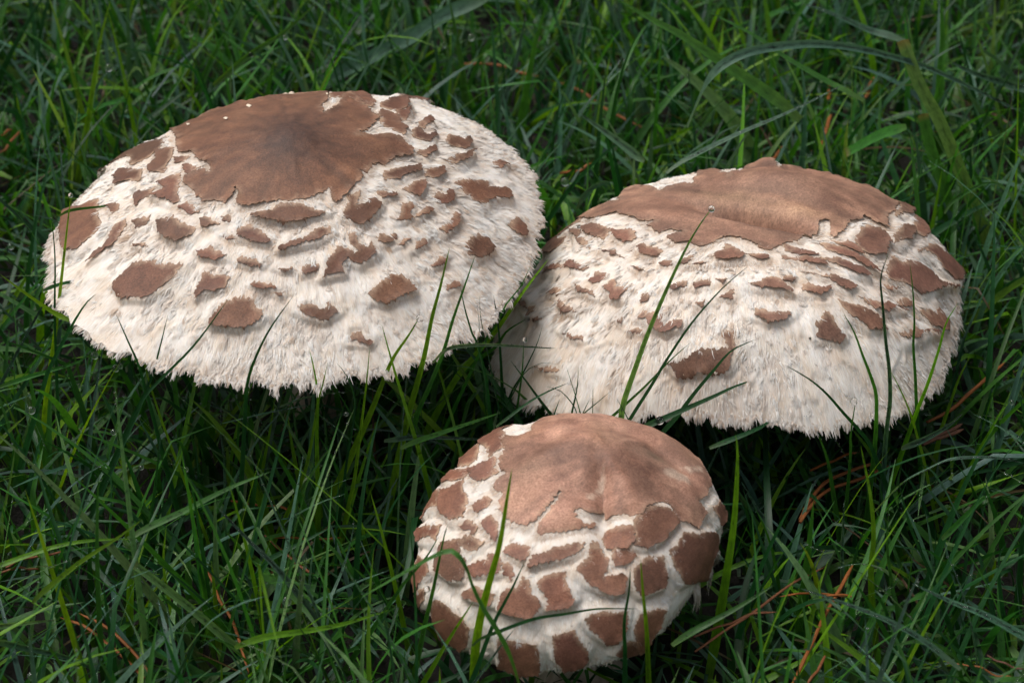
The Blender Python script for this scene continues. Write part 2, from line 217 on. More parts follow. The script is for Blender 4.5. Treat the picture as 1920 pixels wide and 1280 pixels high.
        [(-0.8702, -0.0445), (-0.8415, -0.0981), (-0.8141, -0.1668), (-0.7913, -0.192), (-0.7857, -0.2214), (-0.8078, -0.2115)],
        [(-0.7908, -0.4559), (-0.7637, -0.4901), (-0.7197, -0.5379), (-0.7552, -0.5073)],
        [(-0.7871, 0.3116), (-0.7245, 0.2807), (-0.6802, 0.1529), (-0.6884, 0.1072), (-0.7346, 0.1004)],
        [(-0.791, -0.2547), (-0.7696, -0.272), (-0.764, -0.2905)],
    ],
    'F': [
        [(-0.568, 0.5196), (-0.4947, 0.4769), (-0.4821, 0.5205), (-0.4218, 0.4775), (-0.4002, 0.382), (-0.3817, 0.2014), (-0.4222, 0.1888), (-0.5313, 0.4242)],
        [(-0.3998, 0.4156), (-0.3882, 0.4825), (-0.3265, 0.5287), (-0.2357, 0.4389), (-0.2891, 0.4157), (-0.2484, 0.216), (-0.3115, 0.1753), (-0.3899, 0.3721)],
        [(-0.4045, 0.1311), (-0.3546, 0.1208), (-0.2937, 0.1478), (-0.2762, 0.1142), (-0.2841, 0.0674), (-0.2628, 0.0364), (-0.3065, 0.0237), (-0.354, 0.0274), (-0.383, 0.0635)],
        [(-0.6118, 0.2537), (-0.5335, 0.2347), (-0.4579, 0.1699), (-0.4126, 0.1454), (-0.41, 0.1028), (-0.4804, 0.1068), (-0.5739, 0.175)],
        [(-0.5775, 0.114), (-0.5082, 0.0653), (-0.4299, 0.0673), (-0.4297, -0.0053), (-0.4047, -0.0728), (-0.4282, -0.1314), (-0.4956, -0.1148), (-0.5379, -0.0654), (-0.568, 0.0348)],
        [(-0.7808, 0.1209), (-0.7418, 0.174), (-0.6558, 0.2078), (-0.5987, 0.1388), (-0.5827, 0.0455), (-0.5558, -0.0228), (-0.6844, 0.0762), (-0.7879, 0.1051)],
        [(-0.3775, -0.0962), (-0.3204, -0.0744), (-0.2989, -0.0937), (-0.3018, -0.1194), (-0.3581, -0.1373)],
        [(-0.448, -0.1729), (-0.4014, -0.1558), (-0.3623, -0.2048), (-0.3768, -0.2414), (-0.4059, -0.2053)],
        [(-0.3353, -0.1875), (-0.2951, -0.1744), (-0.2704, -0.223), (-0.2872, -0.2933), (-0.3162, -0.2499), (-0.3396, -0.2069)],
        [(-0.8073, 0.0285), (-0.6588, -0.0641), (-0.559, -0.1151), (-0.6015, -0.1768), (-0.7531, -0.0976), (-0.7951, -0.0151)],
        [(-0.5481, -0.2178), (-0.4462, -0.2412), (-0.4261, -0.2316), (-0.3823, -0.2579), (-0.3419, -0.2923), (-0.3784, -0.3088), (-0.4184, -0.3039), (-0.4518, -0.2738), (-0.4627, -0.3028), (-0.4365, -0.3172), (-0.47, -0.4126), (-0.5423, -0.389), (-0.6084, -0.3187), (-0.5919, -0.2774)],
        [(-0.9508, -0.23), (-0.8156, -0.2041), (-0.7474, -0.1919), (-0.6789, -0.2579), (-0.6806, -0.302), (-0.7976, -0.3104), (-0.963, -0.2761)],
        [(-0.4286, -0.3699), (-0.3694, -0.3602), (-0.332, -0.3703), (-0.3289, -0.3386), (-0.2915, -0.3589), (-0.2764, -0.3993), (-0.2973, -0.4269), (-0.4004, -0.4212)],
        [(-0.259, -0.3513), (-0.2247, -0.3222), (-0.1495, -0.3525), (-0.1626, -0.386), (-0.1951, -0.406), (-0.236, -0.3718)],
        [(-0.1547, -0.4284), (-0.1283, -0.3856), (-0.0413, -0.3664), (0.02, -0.3528), (0.0571, -0.3516), (0.0518, -0.3768), (0.0225, -0.4012), (-0.054, -0.4208), (-0.1381, -0.4332)],
        [(-0.2684, -0.3982), (-0.2499, -0.398), (-0.2269, -0.4521), (-0.2508, -0.4712), (-0.2728, -0.4373)],
        [(-0.4917, -0.4806), (-0.431, -0.4633), (-0.4011, -0.4712), (-0.335, -0.5202), (-0.3699, -0.5571), (-0.4162, -0.5404), (-0.4789, -0.5035)],
        [(-0.3234, -0.5893), (-0.2698, -0.5126), (-0.2213, -0.5162), (-0.1936, -0.4733), (-0.1706, -0.4974), (-0.168, -0.5506), (-0.1373, -0.5924), (-0.1523, -0.6246), (-0.1853, -0.6479), (-0.2454, -0.6333)],
        [(-0.1309, -0.5087), (-0.1036, -0.4867), (-0.0146, -0.4778), (-0.0129, -0.5316), (0.0085, -0.592), (-0.0134, -0.6221), (-0.1098, -0.6242), (-0.094, -0.5817)],
        [(-0.7408, -0.479), (-0.6808, -0.459), (-0.6123, -0.5057), (-0.5499, -0.5857), (-0.5373, -0.6401), (-0.6175, -0.7155), (-0.6819, -0.7267), (-0.7383, -0.6696), (-0.8204, -0.6227)],
        [(-0.374, -0.7342), (-0.3478, -0.7394), (-0.2352, -0.7835), (-0.2003, -0.802), (-0.2348, -0.9608), (-0.3658, -0.9629), (-0.4643, -0.8833), (-0.423, -0.8451)],
        [(-0.0952, -0.7683), (0.0003, -0.744), (0.0617, -0.8555), (0.0406, -0.9436), (-0.0728, -0.9637), (-0.1024, -0.897)],
        [(0.0637, -0.6969), (0.086, -0.67), (0.1461, -0.6591), (0.2523, -0.6668), (0.2557, -0.7387), (0.2209, -0.8168), (0.1627, -0.824), (0.0985, -0.7493)],
        [(0.3123, -0.7573), (0.3336, -0.6865), (0.3881, -0.6724), (0.4903, -0.6737), (0.4712, -0.7595), (0.4326, -0.8972), (0.3866, -0.9142), (0.3396, -0.8346)],
        [(0.0373, -0.4684), (0.0845, -0.4164), (0.0903, -0.3535), (0.1132, -0.351), (0.127, -0.3909), (0.1667, -0.4177), (0.167, -0.4451), (0.1324, -0.4977), (0.2152, -0.4894), (0.2352, -0.5046), (0.2309, -0.5617), (0.1922, -0.5755), (0.1486, -0.5596), (0.0827, -0.5214)],
        [(0.1819, -0.4069), (0.2018, -0.3711), (0.2328, -0.382), (0.2777, -0.4183), (0.2406, -0.4484), (0.1937, -0.4526)],
        [(0.2803, -0.4697), (0.323, -0.428), (0.4081, -0.4054), (0.4393, -0.4913), (0.4392, -0.5451), (0.3279, -0.5854), (0.2863, -0.5417)],
        [(0.5048, -0.3198), (0.5257, -0.2575), (0.6222, -0.236), (0.7833, -0.1412), (0.8266, -0.1873), (0.8252, -0.307), (0.8434, -0.3925), (0.5915, -0.492), (0.4911, -0.4191), (0.4574, -0.3596)],
        [(0.7142, 0.0051), (0.7716, 0.1081), (0.8766, 0.1248), (0.8671, 0.0437), (0.8191, -0.0301), (0.7712, -0.0053)],
        [(0.1495, -0.2908), (0.2522, -0.2901), (0.2633, -0.3502), (0.2348, -0.3863), (0.1634, -0.3704), (0.1317, -0.3226)],
        [(0.2692, -0.2873), (0.334, -0.1887), (0.4084, -0.169), (0.471, -0.2212), (0.394, -0.3271), (0.3259, -0.3747), (0.274, -0.3639)],
        [(-0.9703, -0.3455), (-0.9445, -0.3149), (-0.7451, -0.3717), (-0.7965, -0.4061), (-0.941, -0.4189)],
        [(0.2349, -0.9069), (0.2726, -0.839), (0.3308, -0.8328), (0.3715, -0.9204), (0.304, -0.9322)],
    ],
}
SCARS = [[(0.3842, 0.0164), (0.4511, 0.0874), (0.5358, 0.0968), (0.5414, 0.0508), (0.4611, 0.0093)], [(0.5007, 0.1454), (0.6329, 0.2435), (0.6296, 0.2036), (0.5463, 0.1487)], [(0.0856, -0.1396), (0.1243, -0.0773), (0.1591, -0.0072), (0.15, -0.0869), (0.1149, -0.115), (0.0893, -0.1522)]]
FLAKES = [(-0.077, 0.6092), (-0.11, 0.5557), (-0.0506, 0.6191), (-0.4654, 0.4185), (-0.2848, 0.2885), (-0.203, 0.4086), (0.106, 0.5129)]
BLADES = [
    ('y', 1.18, 0, [(-155.0, -18.1, 3.0), (-154.5, -18.1, 6.0), (-149.1, -18.1, 37.9), (-142.2, -18.1, 69.3), (-136.1, -18.1, 99.3), (-132.4, -18.1, 117.6)], 1, (104, 620)),
    ('d', 0.83, 0, [(-147.2, -21.7, 3.0), (-142.2, -21.7, 65.7), (-140.6, -21.7, 82.0), (-138.8, -21.7, 97.8), (-138.1, -21.7, 116.1)], 1, (101, 516)),
    ('b', 1.02, 0, [(-184.7, -10.7, 3.0), (-164.6, -10.7, 40.2), (-153.6, -10.7, 60.5), (-146.6, -10.7, 72.9), (-140.8, -10.7, 84.8)], 1, (61, 606)),
    ('d', 1.48, 0, [(-163.5, -34.4, 3.0), (-145.2, -34.4, 56.6), (-141.8, -34.4, 65.5), (-134.0, -34.4, 80.2), (-128.7, -34.4, 88.9), (-125.1, -34.4, 92.6)], 1, (130, 630)),
    ('d', 1.13, 0, [(-101.9, -51.6, 3.0), (-108.5, -51.6, 57.5), (-110.2, -51.6, 70.7), (-111.5, -51.6, 79.5), (-113.5, -51.6, 86.9), (-116.5, -51.6, 98.0)], 1, (256, 685)),
    ('d', 0.97, 0, [(-139.3, -48.3, 3.0), (-117.4, -48.3, 52.8), (-112.6, -48.3, 62.7), (-108.2, -48.3, 72.6), (-104.6, -48.3, 84.5), (-101.7, -48.3, 94.8)], 1, (281, 698)),
    ('d', 1.12, 0, [(-139.5, -55.9, 3.0), (-120.3, -55.9, 46.4), (-112.3, -55.9, 64.4), (-109.2, -55.9, 71.1), (-102.5, -55.9, 78.8), (-92.9, -55.9, 90.0), (-82.0, -55.9, 106.3)], 1, (311, 712)),
    ('d', 1.11, 0, [(-86.5, -61.3, 3.0), (-81.3, -61.3, 50.8), (-78.9, -61.3, 72.7), (-78.0, -61.3, 79.6), (-75.5, -61.3, 87.6), (-70.4, -61.3, 98.8), (-62.7, -61.3, 110.9)], 1, (486, 696)),
    ('d', 0.82, 0, [(-143.9, -22.0, 85.2), (-139.1, -16.0, 83.6), (-127.5, -10.0, 82.5)], 1, (129, 531)),
    ('g', 0.67, 0, [(-141.7, 3.3, 96.0), (-138.5, 7.3, 95.6), (-129.6, 11.3, 94.4), (-121.0, 15.3, 93.2)], 1, (170, 392)),
    ('g', 1.0, 0, [(-159.3, -30.9, 55.0), (-153.0, -27.9, 55.7), (-144.2, -24.9, 56.9), (-136.9, -21.9, 57.6), (-131.6, -18.9, 59.4)], 0, (90, 694)),
    ('y', 1.56, 0, [(-157.3, -16.7, 6.0), (-153.3, -13.7, 14.1), (-146.9, -10.7, 24.1), (-136.9, -7.7, 34.9), (-127.3, -4.7, 44.1)], 0, (128, 794)),
    ('b', 0.84, 0, [(-91.2, -46.2, 6.0), (-90.7, -43.2, 15.0), (-90.1, -40.2, 32.9), (-90.8, -37.2, 41.6), (-90.3, -34.2, 52.5)], 0, (419, 879)),
    ('g', 0.85, 0, [(-91.4, -38.3, 6.0), (-89.7, -35.3, 15.3), (-87.2, -32.3, 29.2), (-85.9, -29.3, 40.3), (-83.2, -26.3, 49.0)], 0, (443, 857)),
    ('g', 0.85, 0, [(-82.4, -38.3, 6.0), (-82.6, -35.3, 17.2), (-82.6, -32.3, 24.0), (-83.1, -29.3, 34.4), (-82.5, -26.3, 48.0)], 0, (472, 867)),
    ('y', 1.01, 0, [(-81.4, -46.2, 6.0), (-81.3, -43.2, 7.9), (-78.7, -40.2, 28.0), (-75.8, -37.2, 41.6), (-73.4, -34.2, 54.4)], 0, (495, 888)),
    ('p', 1.32, 0, [(-43.5, -58.9, 6.0), (-49.8, -56.5, 18.2), (-57.5, -54.1, 31.7), (-62.6, -51.7, 42.2), (-68.2, -49.3, 53.5), (-73.1, -46.9, 62.5)], 0, (600, 898)),
    ('y', 1.18, 0, [(-64.4, -46.2, 6.0), (-65.5, -43.2, 12.3), (-67.0, -40.2, 22.8), (-68.9, -37.2, 36.5), (-70.1, -34.2, 48.1)], 0, (560, 899)),
    ('y', 1.13, 0, [(-61.0, -59.0, 3.0), (-60.0, -59.0, 23.5), (-59.4, -59.0, 38.2), (-58.8, -59.0, 57.7), (-58.2, -59.0, 65.8), (-57.7, -59.0, 73.4), (-58.4, -59.0, 82.7), (-59.4, -59.0, 90.1)], 1, (592, 796)),
    ('y', 0.96, 0, [(-80.0, -61.9, 3.0), (-71.7, -61.9, 23.2), (-64.6, -61.9, 40.7), (-61.0, -61.9, 53.3), (-57.6, -61.9, 71.9), (-55.6, -61.9, 80.1), (-53.9, -61.9, 87.5)], 1, (580, 818)),
    ('d', 0.8, 0, [(-56.5, -59.8, 3.0), (-51.2, -59.8, 41.2), (-50.0, -59.8, 49.5), (-47.1, -59.8, 66.5), (-47.0, -59.8, 74.1), (-48.9, -59.8, 81.2), (-51.7, -59.8, 85.9)], 1, (650, 776)),
    ('y', 0.97, 0, [(-54.8, -60.2, 3.0), (-52.0, -60.2, 20.3), (-50.7, -60.2, 28.5), (-47.9, -60.2, 41.8), (-45.9, -60.2, 56.3), (-44.3, -60.2, 68.2), (-42.8, -60.2, 79.8), (-41.6, -60.2, 91.6)], 1, (671, 832)),
    ('y', 1.12, 0, [(-19.8, -57.6, 3.0), (-26.1, -57.6, 39.4), (-27.6, -57.6, 47.8), (-32.0, -57.6, 68.6), (-34.4, -57.6, 79.5), (-36.2, -57.6, 88.5), (-38.0, -57.6, 98.0)], 1, (756, 748)),
    ('y', 1.78, 0, [(-70.1, -53.6, 3.0), (-59.7, -53.6, 23.3), (-53.1, -53.6, 36.4), (-43.0, -53.6, 61.7), (-39.1, -53.6, 72.6), (-35.3, -53.6, 82.9), (-30.3, -53.6, 91.5), (-27.0, -53.6, 98.0)], 1, (705, 750)),
    ('y', 1.77, 0, [(-41.2, -50.4, 3.0), (-38.4, -50.4, 20.6), (-36.3, -50.4, 33.5), (-31.3, -50.4, 58.6), (-28.4, -50.4, 70.7), (-25.9, -50.4, 81.7), (-23.4, -50.4, 95.5), (-20.7, -50.4, 107.0), (-18.0, -50.4, 120.1)], 1, (787, 702)),
    ('g', 1.29, 0, [(-39.0, -48.2, 3.0), (-35.0, -48.2, 25.3), (-33.1, -48.2, 36.0), (-29.1, -48.2, 56.9), (-25.5, -48.2, 66.9), (-20.7, -48.2, 80.7), (-17.5, -48.2, 93.0), (-13.6, -48.2, 106.1), (-10.7, -48.2, 115.9)], 1, (817, 699)),
    ('d', 1.14, 0, [(-2.7, -39.0, 3.0), (-7.4, -39.0, 58.0), (-8.2, -39.0, 66.2), (-10.5, -39.0, 77.7), (-11.8, -39.0, 80.9), (-13.9, -39.0, 89.6), (-15.4, -39.0, 98.5)], 1, (890, 638)),
    ('y', 1.7, 0, [(-36.3, -14.0, 3.0), (-35.1, -14.0, 6.0), (-31.3, -14.0, 15.0), (-18.9, -14.0, 43.3), (-12.3, -14.0, 53.7), (-4.9, -14.0, 64.5), (2.8, -14.0, 78.0), (11.2, -14.0, 91.6)], 1, (887, 684)),
    ('g', 1.56, 0, [(-32.7, -1.6, 3.0), (-30.1, -1.6, 9.6), (-22.7, -1.6, 28.1), (-17.3, -1.6, 37.0), (-9.7, -1.6, 45.2), (-5.0, -1.6, 49.3), (-1.7, -1.6, 55.2), (4.8, -1.6, 60.2)], 1, (893, 688)),
    ('g', 0.83, 0, [(-32.1, -22.3, 3.0), (-10.0, -22.3, 62.1), (-5.0, -22.3, 72.3), (-1.5, -22.3, 81.0), (2.5, -22.3, 86.6), (5.8, -22.3, 95.1)], 1, (950, 574)),
    ('d', 1.01, 0, [(1.0, -23.0, 3.0), (-0.9, -23.0, 26.5), (-1.7, -23.0, 37.3), (-2.9, -23.0, 45.0), (-3.5, -23.0, 59.3), (-4.3, -23.0, 73.2), (-5.7, -23.0, 84.3)], 1, (941, 698)),
    ('d', 0.49, 0, [(2.7, -32.2, 3.0), (-5.0, -32.2, 52.9), (-6.6, -32.2, 63.3), (-8.5, -32.2, 76.0), (-9.6, -32.2, 82.6), (-9.8, -32.2, 90.7)], 1, (912, 641)),
    ('d', 0.49, 0, [(-5.4, -33.6, 3.0), (-9.0, -33.6, 62.2), (-9.8, -33.6, 72.4), (-10.0, -33.6, 82.4), (-10.8, -33.6, 90.2)], 1, (899, 628)),
    ('b', 0.96, 0, [(-23.8, -51.7, 79.7), (-19.4, -48.7, 82.8), (-11.2, -45.7, 82.0), (-1.6, -42.7, 79.6), (13.4, -39.7, 76.2)], 1, (906, 656)),
    ('d', 0.68, 0, [(-14.3, -20.8, 3.0), (-2.5, -20.8, 37.8), (0.3, -20.8, 46.3), (3.7, -20.8, 53.3), (7.8, -20.8, 64.1), (9.4, -20.8, 71.0)], 1, (983, 691)),
    ('g', 0.85, 0, [(-6.5, -25.3, 3.0), (-1.7, -25.3, 15.2), (-0.9, -25.3, 17.4), (0.8, -25.3, 33.3), (2.0, -25.3, 45.1), (3.3, -25.3, 58.1), (3.6, -25.3, 68.4)], 1, (967, 776)),
    ('d', 1.16, 0, [(34.5, -36.6, 3.0), (16.7, -36.6, 39.4), (12.8, -36.6, 47.5), (9.9, -36.6, 52.1), (4.4, -36.6, 61.4), (-0.5, -36.6, 69.5)], 1, (1012, 750)),
    ('d', 0.67, 0, [(-18.1, -26.3, 3.0), (-3.4, -26.3, 39.9), (0.0, -26.3, 48.4), (3.7, -26.3, 56.8), (6.6, -26.3, 59.5), (10.0, -26.3, 61.1), (14.4, -26.3, 60.1)], 1, (992, 712)),
    ('g', 0.66, 0, [(33.5, -40.0, 3.0), (23.2, -40.0, 43.2), (20.9, -40.0, 52.2), (18.8, -40.0, 60.9), (16.4, -40.0, 70.0)], 1, (1081, 750)),
    ('d', 0.83, 0, [(15.2, -39.2, 3.0), (17.9, -39.2, 42.6), (18.5, -39.2, 50.6), (20.0, -39.2, 60.9), (20.3, -39.2, 69.1)], 1, (1077, 752)),
    ('d', 0.66, 0, [(10.8, -40.8, 3.0), (20.6, -40.8, 47.0), (21.7, -40.8, 51.8), (24.1, -40.8, 58.4)], 1, (1095, 774)),
    ('d', 0.5, 0, [(24.6, -42.1, 3.0), (24.8, -42.1, 45.9), (24.8, -42.1, 52.8), (24.7, -42.1, 65.1)], 1, (1111, 768)),
    ('d', 0.66, 0, [(-6.6, -40.9, 3.0), (19.0, -40.9, 47.1), (21.7, -40.9, 51.7), (25.7, -40.9, 56.0), (30.5, -40.9, 61.2)], 1, (1108, 767)),
    ('d', 1.0, 0, [(4.3, -37.1, 3.0), (11.7, -37.1, 42.0), (12.6, -37.1, 47.0), (14.8, -37.1, 55.2)], 1, (1039, 781)),
    ('d', 0.65, 0, [(-4.9, -51.1, 55.0), (-1.6, -48.1, 55.8), (4.4, -45.1, 59.2), (10.6, -42.1, 61.4), (17.3, -39.1, 62.8)], 1, (992, 759)),
    ('d', 0.66, 0, [(27.4, -39.4, 3.0), (20.7, -39.4, 45.9), (19.8, -39.4, 51.7), (18.4, -39.4, 55.2), (14.7, -39.4, 60.0), (10.1, -39.4, 61.6)], 1, (1062, 757)),
    ('p', 1.44, 0, [(27.8, -45.7, 3.0), (32.2, -45.7, 42.4), (33.5, -45.7, 54.5), (34.1, -45.7, 60.7), (37.7, -45.7, 75.3), (41.3, -45.7, 88.7), (47.3, -45.7, 107.4), (52.6, -45.7, 121.4), (57.8, -45.7, 131.2)], 1, (1226, 626)),
    ('d', 0.97, 0, [(17.8, -46.8, 3.0), (33.6, -46.8, 47.5), (36.2, -46.8, 54.7), (42.0, -46.8, 67.0), (47.2, -46.8, 78.6), (53.8, -46.8, 91.4), (61.9, -46.8, 103.3), (69.3, -46.8, 111.5)], 1, (1269, 662)),
    ('g', 0.98, 0, [(-1.7, -45.1, 3.0), (27.9, -45.1, 50.4), (31.4, -45.1, 55.1), (40.8, -45.1, 66.4), (47.4, -45.1, 75.4), (53.5, -45.1, 82.4)], 1, (1209, 724)),
    ('d', 1.46, 0, [(30.6, -50.1, 3.0), (43.4, -50.1, 43.8), (45.9, -50.1, 51.7), (50.2, -50.1, 58.3), (54.7, -50.1, 66.5), (60.3, -50.1, 75.5), (65.4, -50.1, 83.0), (72.3, -50.1, 87.2)], 1, (1309, 739)),
    ('d', 1.29, 0, [(35.5, -56.3, 55.0), (40.3, -54.3, 57.5), (48.7, -52.3, 60.7), (54.9, -50.3, 62.6), (61.4, -48.3, 64.7), (67.1, -46.3, 66.5), (73.9, -44.3, 68.2)], 1, (1298, 762)),
    ('d', 0.66, 0, [(57.2, -48.1, 3.0), (36.7, -48.1, 52.7), (35.3, -48.1, 55.8), (34.1, -48.1, 58.8), (31.5, -48.1, 63.9)], 1, (1172, 775)),
    ('d', 1.13, 0, [(128.3, -56.0, 3.0), (112.5, -56.0, 42.3), (108.8, -56.0, 51.6), (105.0, -56.0, 57.4), (99.3, -56.0, 64.5), (94.3, -56.0, 71.0), (88.8, -56.0, 76.5), (80.9, -56.0, 82.1)], 1, (1574, 776)),
    ('g', 0.97, 0, [(103.4, -57.3, 3.0), (103.1, -57.3, 26.4), (102.8, -57.3, 48.2), (102.2, -57.3, 56.8), (102.4, -57.3, 64.6), (102.7, -57.3, 70.2)], 1, (1596, 832)),
    ('g', 1.29, 0, [(110.6, -52.8, 3.0), (110.6, -52.8, 31.3), (110.6, -52.8, 48.1), (110.2, -52.8, 58.4), (109.3, -52.8, 68.6), (107.1, -52.8, 75.6), (104.0, -52.8, 83.5), (100.6, -52.8, 92.3), (97.1, -52.8, 98.6)], 1, (1623, 733)),
    ('b', 1.44, 0, [(115.4, -53.0, 3.0), (114.6, -53.0, 22.8), (113.7, -53.0, 45.7), (113.4, -53.0, 56.1), (113.5, -53.0, 66.3), (112.3, -53.0, 77.7), (110.3, -53.0, 88.5), (108.4, -53.0, 100.6), (107.2, -53.0, 107.7), (106.9, -53.0, 112.4), (108.4, -53.0, 120.4)], 1, (1658, 680)),
    ('g', 0.98, 0, [(132.4, -40.6, 3.0), (127.9, -40.6, 32.0), (125.6, -40.6, 46.8), (123.9, -40.6, 59.3), (122.9, -40.6, 67.0), (121.2, -40.6, 78.5), (120.8, -40.6, 86.0), (119.4, -40.6, 96.7), (117.4, -40.6, 107.7)], 1, (1715, 676)),
    ('y', 1.47, 0, [(113.8, -43.7, 3.0), (118.7, -43.7, 28.0), (121.7, -43.7, 43.6), (124.2, -43.7, 56.5), (126.4, -43.7, 66.7), (128.4, -43.7, 79.3), (129.7, -43.7, 89.2), (132.5, -43.7, 96.0)], 1, (1737, 718)),
    ('y', 1.54, 0, [(134.3, -24.9, 6.0), (136.1, -22.5, 20.3), (137.3, -20.1, 28.7), (139.7, -17.7, 38.2), (142.1, -15.3, 46.5), (145.4, -12.9, 53.8)], 0, (1774, 788)),
    ('y', 0.99, 0, [(136.6, -46.3, 3.0), (131.3, -46.3, 23.7), (127.2, -46.3, 39.4), (125.2, -46.3, 45.7), (121.8, -46.3, 56.1), (118.2, -46.3, 64.6), (114.2, -46.3, 72.7)], 1, (1711, 804)),
    ('d', 1.13, 0, [(59.4, -61.5, 55.0), (71.1, -57.5, 57.6), (76.7, -53.5, 57.9), (81.8, -49.5, 60.1)], 1, (1408, 804)),
    ('p', 3.08, 1, [(178.8, 111.0, 6.0), (169.9, 113.4, 27.2), (162.6, 115.8, 43.2), (153.9, 118.2, 61.9), (145.0, 120.6, 76.8), (138.2, 123.0, 92.3)], 0, (1779, 276)),
    ('g', 2.73, 1, [(165.0, 111.0, 6.0), (161.6, 114.0, 19.8), (157.9, 117.0, 34.9), (152.4, 120.0, 48.3), (148.2, 123.0, 62.2)], 0, (1765, 352)),
    ('g', 2.88, 0, [(166.0, 178.2, 6.0), (165.8, 181.2, 27.7), (165.1, 184.2, 45.0), (165.3, 187.2, 55.0), (163.5, 190.2, 72.5)], 0, (1761, 148)),
    ('b', 2.27, 0, [(62.9, 113.3, 62.0), (70.3, 114.6, 81.6), (78.8, 115.9, 89.4), (90.0, 117.3, 92.3), (106.9, 118.6, 93.2), (122.9, 119.9, 90.4), (138.6, 121.3, 85.3), (149.5, 122.6, 80.7), (165.9, 123.9, 71.8), (185.3, 125.3, 60.9)], 0, (1577, 138)),
    ('g', 3.04, 0, [(103.5, 118.8, 62.0), (95.0, 121.2, 69.0), (76.6, 123.6, 81.6), (60.5, 126.0, 92.3), (49.7, 128.4, 97.4), (37.7, 130.8, 104.0)], 0, (1330, 106)),
    ('g', 1.94, 0, [(128.1, 132.1, 62.0), (120.9, 134.5, 65.1), (116.0, 136.9, 66.6), (100.7, 139.3, 75.0), (87.4, 141.7, 83.7), (69.2, 144.1, 93.1)], 0, (1496, 119)),
    ('p', 4.53, 0, [(98.7, 168.4, 6.0), (96.1, 170.4, 10.9), (92.7, 172.4, 15.2), (85.1, 174.4, 28.4), (75.8, 176.4, 39.1), (65.3, 178.4, 48.3), (57.1, 180.4, 53.7)], 0, (1355, 225)),
    ('g', 2.32, 1, [(141.2, 114.0, 62.0), (133.6, 120.0, 55.3), (122.5, 126.0, 43.7)], 0, (1647, 259)),
    ('b', 2.02, 0, [(149.4, 175.8, 62.0), (143.0, 178.8, 63.3), (135.8, 181.8, 64.0), (122.1, 184.8, 69.2), (110.9, 187.8, 72.1)], 0, (1613, 48)),
    ('b', 1.29, 0, [(53.7, 82.8, 62.0), (59.3, 85.8, 64.9), (77.6, 88.8, 73.9), (95.9, 91.8, 81.3), (113.9, 94.8, 90.2)], 0, (1394, 250)),
    ('b', 2.36, 0, [(191.5, 139.8, 62.0), (187.0, 143.8, 61.3), (170.4, 147.8, 64.8), (162.1, 151.8, 67.0)], 0, (1866, 147)),
    ('y', 0.96, 0, [(185.1, 107.5, 6.0), (183.8, 111.5, 26.8), (181.0, 115.5, 62.2), (179.4, 119.5, 85.3)], 0, (1905, 312)),
    ('b', 0.82, 0, [(169.4, 147.4, 6.0), (166.0, 151.4, 10.7), (162.2, 155.4, 13.0), (154.1, 159.4, 18.2)], 0, (1757, 350)),
    ('g', 0.92, 0, [(148.7, 68.1, 55.0), (151.2, 71.1, 57.4), (156.9, 74.1, 59.9), (164.6, 77.1, 61.7), (172.8, 80.1, 57.6)], 0, (1822, 367)),
    ('b', 2.15, 0, [(-122.5, 219.2, 6.0), (-125.9, 222.2, 16.7), (-129.8, 225.2, 26.6), (-134.4, 228.2, 37.9), (-139.0, 231.2, 50.7)], 0, (354, 109)),
    ('y', 1.8, 0, [(-167.9, 151.1, 6.0), (-160.3, 154.1, 37.5), (-156.0, 157.1, 56.5), (-152.1, 160.1, 73.6), (-147.7, 163.1, 86.8)], 0, (176, 167)),
    ('b', 1.82, 0, [(-166.0, 154.9, 6.0), (-162.4, 157.9, 28.9), (-159.5, 160.9, 41.2), (-156.4, 163.9, 50.3), (-150.7, 166.9, 57.1)], 0, (175, 225)),
    ('y', 1.65, 0, [(-186.9, 162.6, 6.0), (-187.8, 165.6, 8.3), (-188.1, 168.6, 14.4), (-189.0, 171.6, 28.7), (-190.1, 174.6, 41.1)], 0, (46, 278)),
    ('y', 1.22, 0, [(-169.9, 151.1, 6.0), (-168.3, 155.1, 21.1), (-169.1, 159.1, 37.5), (-171.0, 163.1, 50.1)], 0, (124, 269)),
    ('y', 0.82, 0, [(-174.6, 158.7, 6.0), (-175.2, 164.7, 8.8), (-173.5, 170.7, 37.7)], 0, (112, 297)),
    ('g', 1.25, 0, [(-149.8, 178.2, 6.0), (-146.3, 181.2, 14.7), (-141.1, 184.2, 22.6), (-133.5, 187.2, 32.8), (-125.5, 190.2, 43.9)], 0, (292, 221)),
    ('b', 1.49, 0, [(-132.8, 194.3, 6.0), (-133.8, 200.3, 7.3), (-134.4, 206.3, 23.5)], 0, (332, 230)),
    ('b', 1.68, 0, [(-147.6, 182.2, 6.0), (-149.5, 188.2, 12.2), (-151.3, 194.2, 23.2)], 0, (249, 253)),
    ('g', 1.91, 0, [(-130.5, 202.5, 6.0), (-126.3, 206.5, 19.2), (-118.4, 210.5, 36.3), (-105.2, 214.5, 59.6)], 0, (394, 136)),
    ('g', 1.56, 0, [(-109.8, 143.7, 62.0), (-96.4, 147.7, 72.5), (-83.4, 151.7, 79.8), (-70.0, 155.7, 90.8)], 0, (500, 81)),
    ('y', 1.09, 0, [(-87.2, 225.6, 6.0), (-88.2, 231.6, 8.0), (-90.1, 237.6, 22.1)], 0, (555, 157)),
    ('b', 3.64, 1, [(-6.3, 218.8, 62.0), (-12.0, 220.8, 56.2), (-25.4, 222.8, 48.8), (-40.0, 224.8, 37.3), (-54.5, 226.8, 28.2), (-69.4, 228.8, 18.7), (-84.8, 230.8, 8.8)], 0, (766, 70)),
    ('g', 2.33, 0, [(-17.1, 202.5, 6.0), (-17.8, 205.5, 9.9), (-19.1, 208.5, 29.5), (-21.7, 211.5, 45.4), (-24.5, 214.5, 59.6)], 0, (865, 137)),
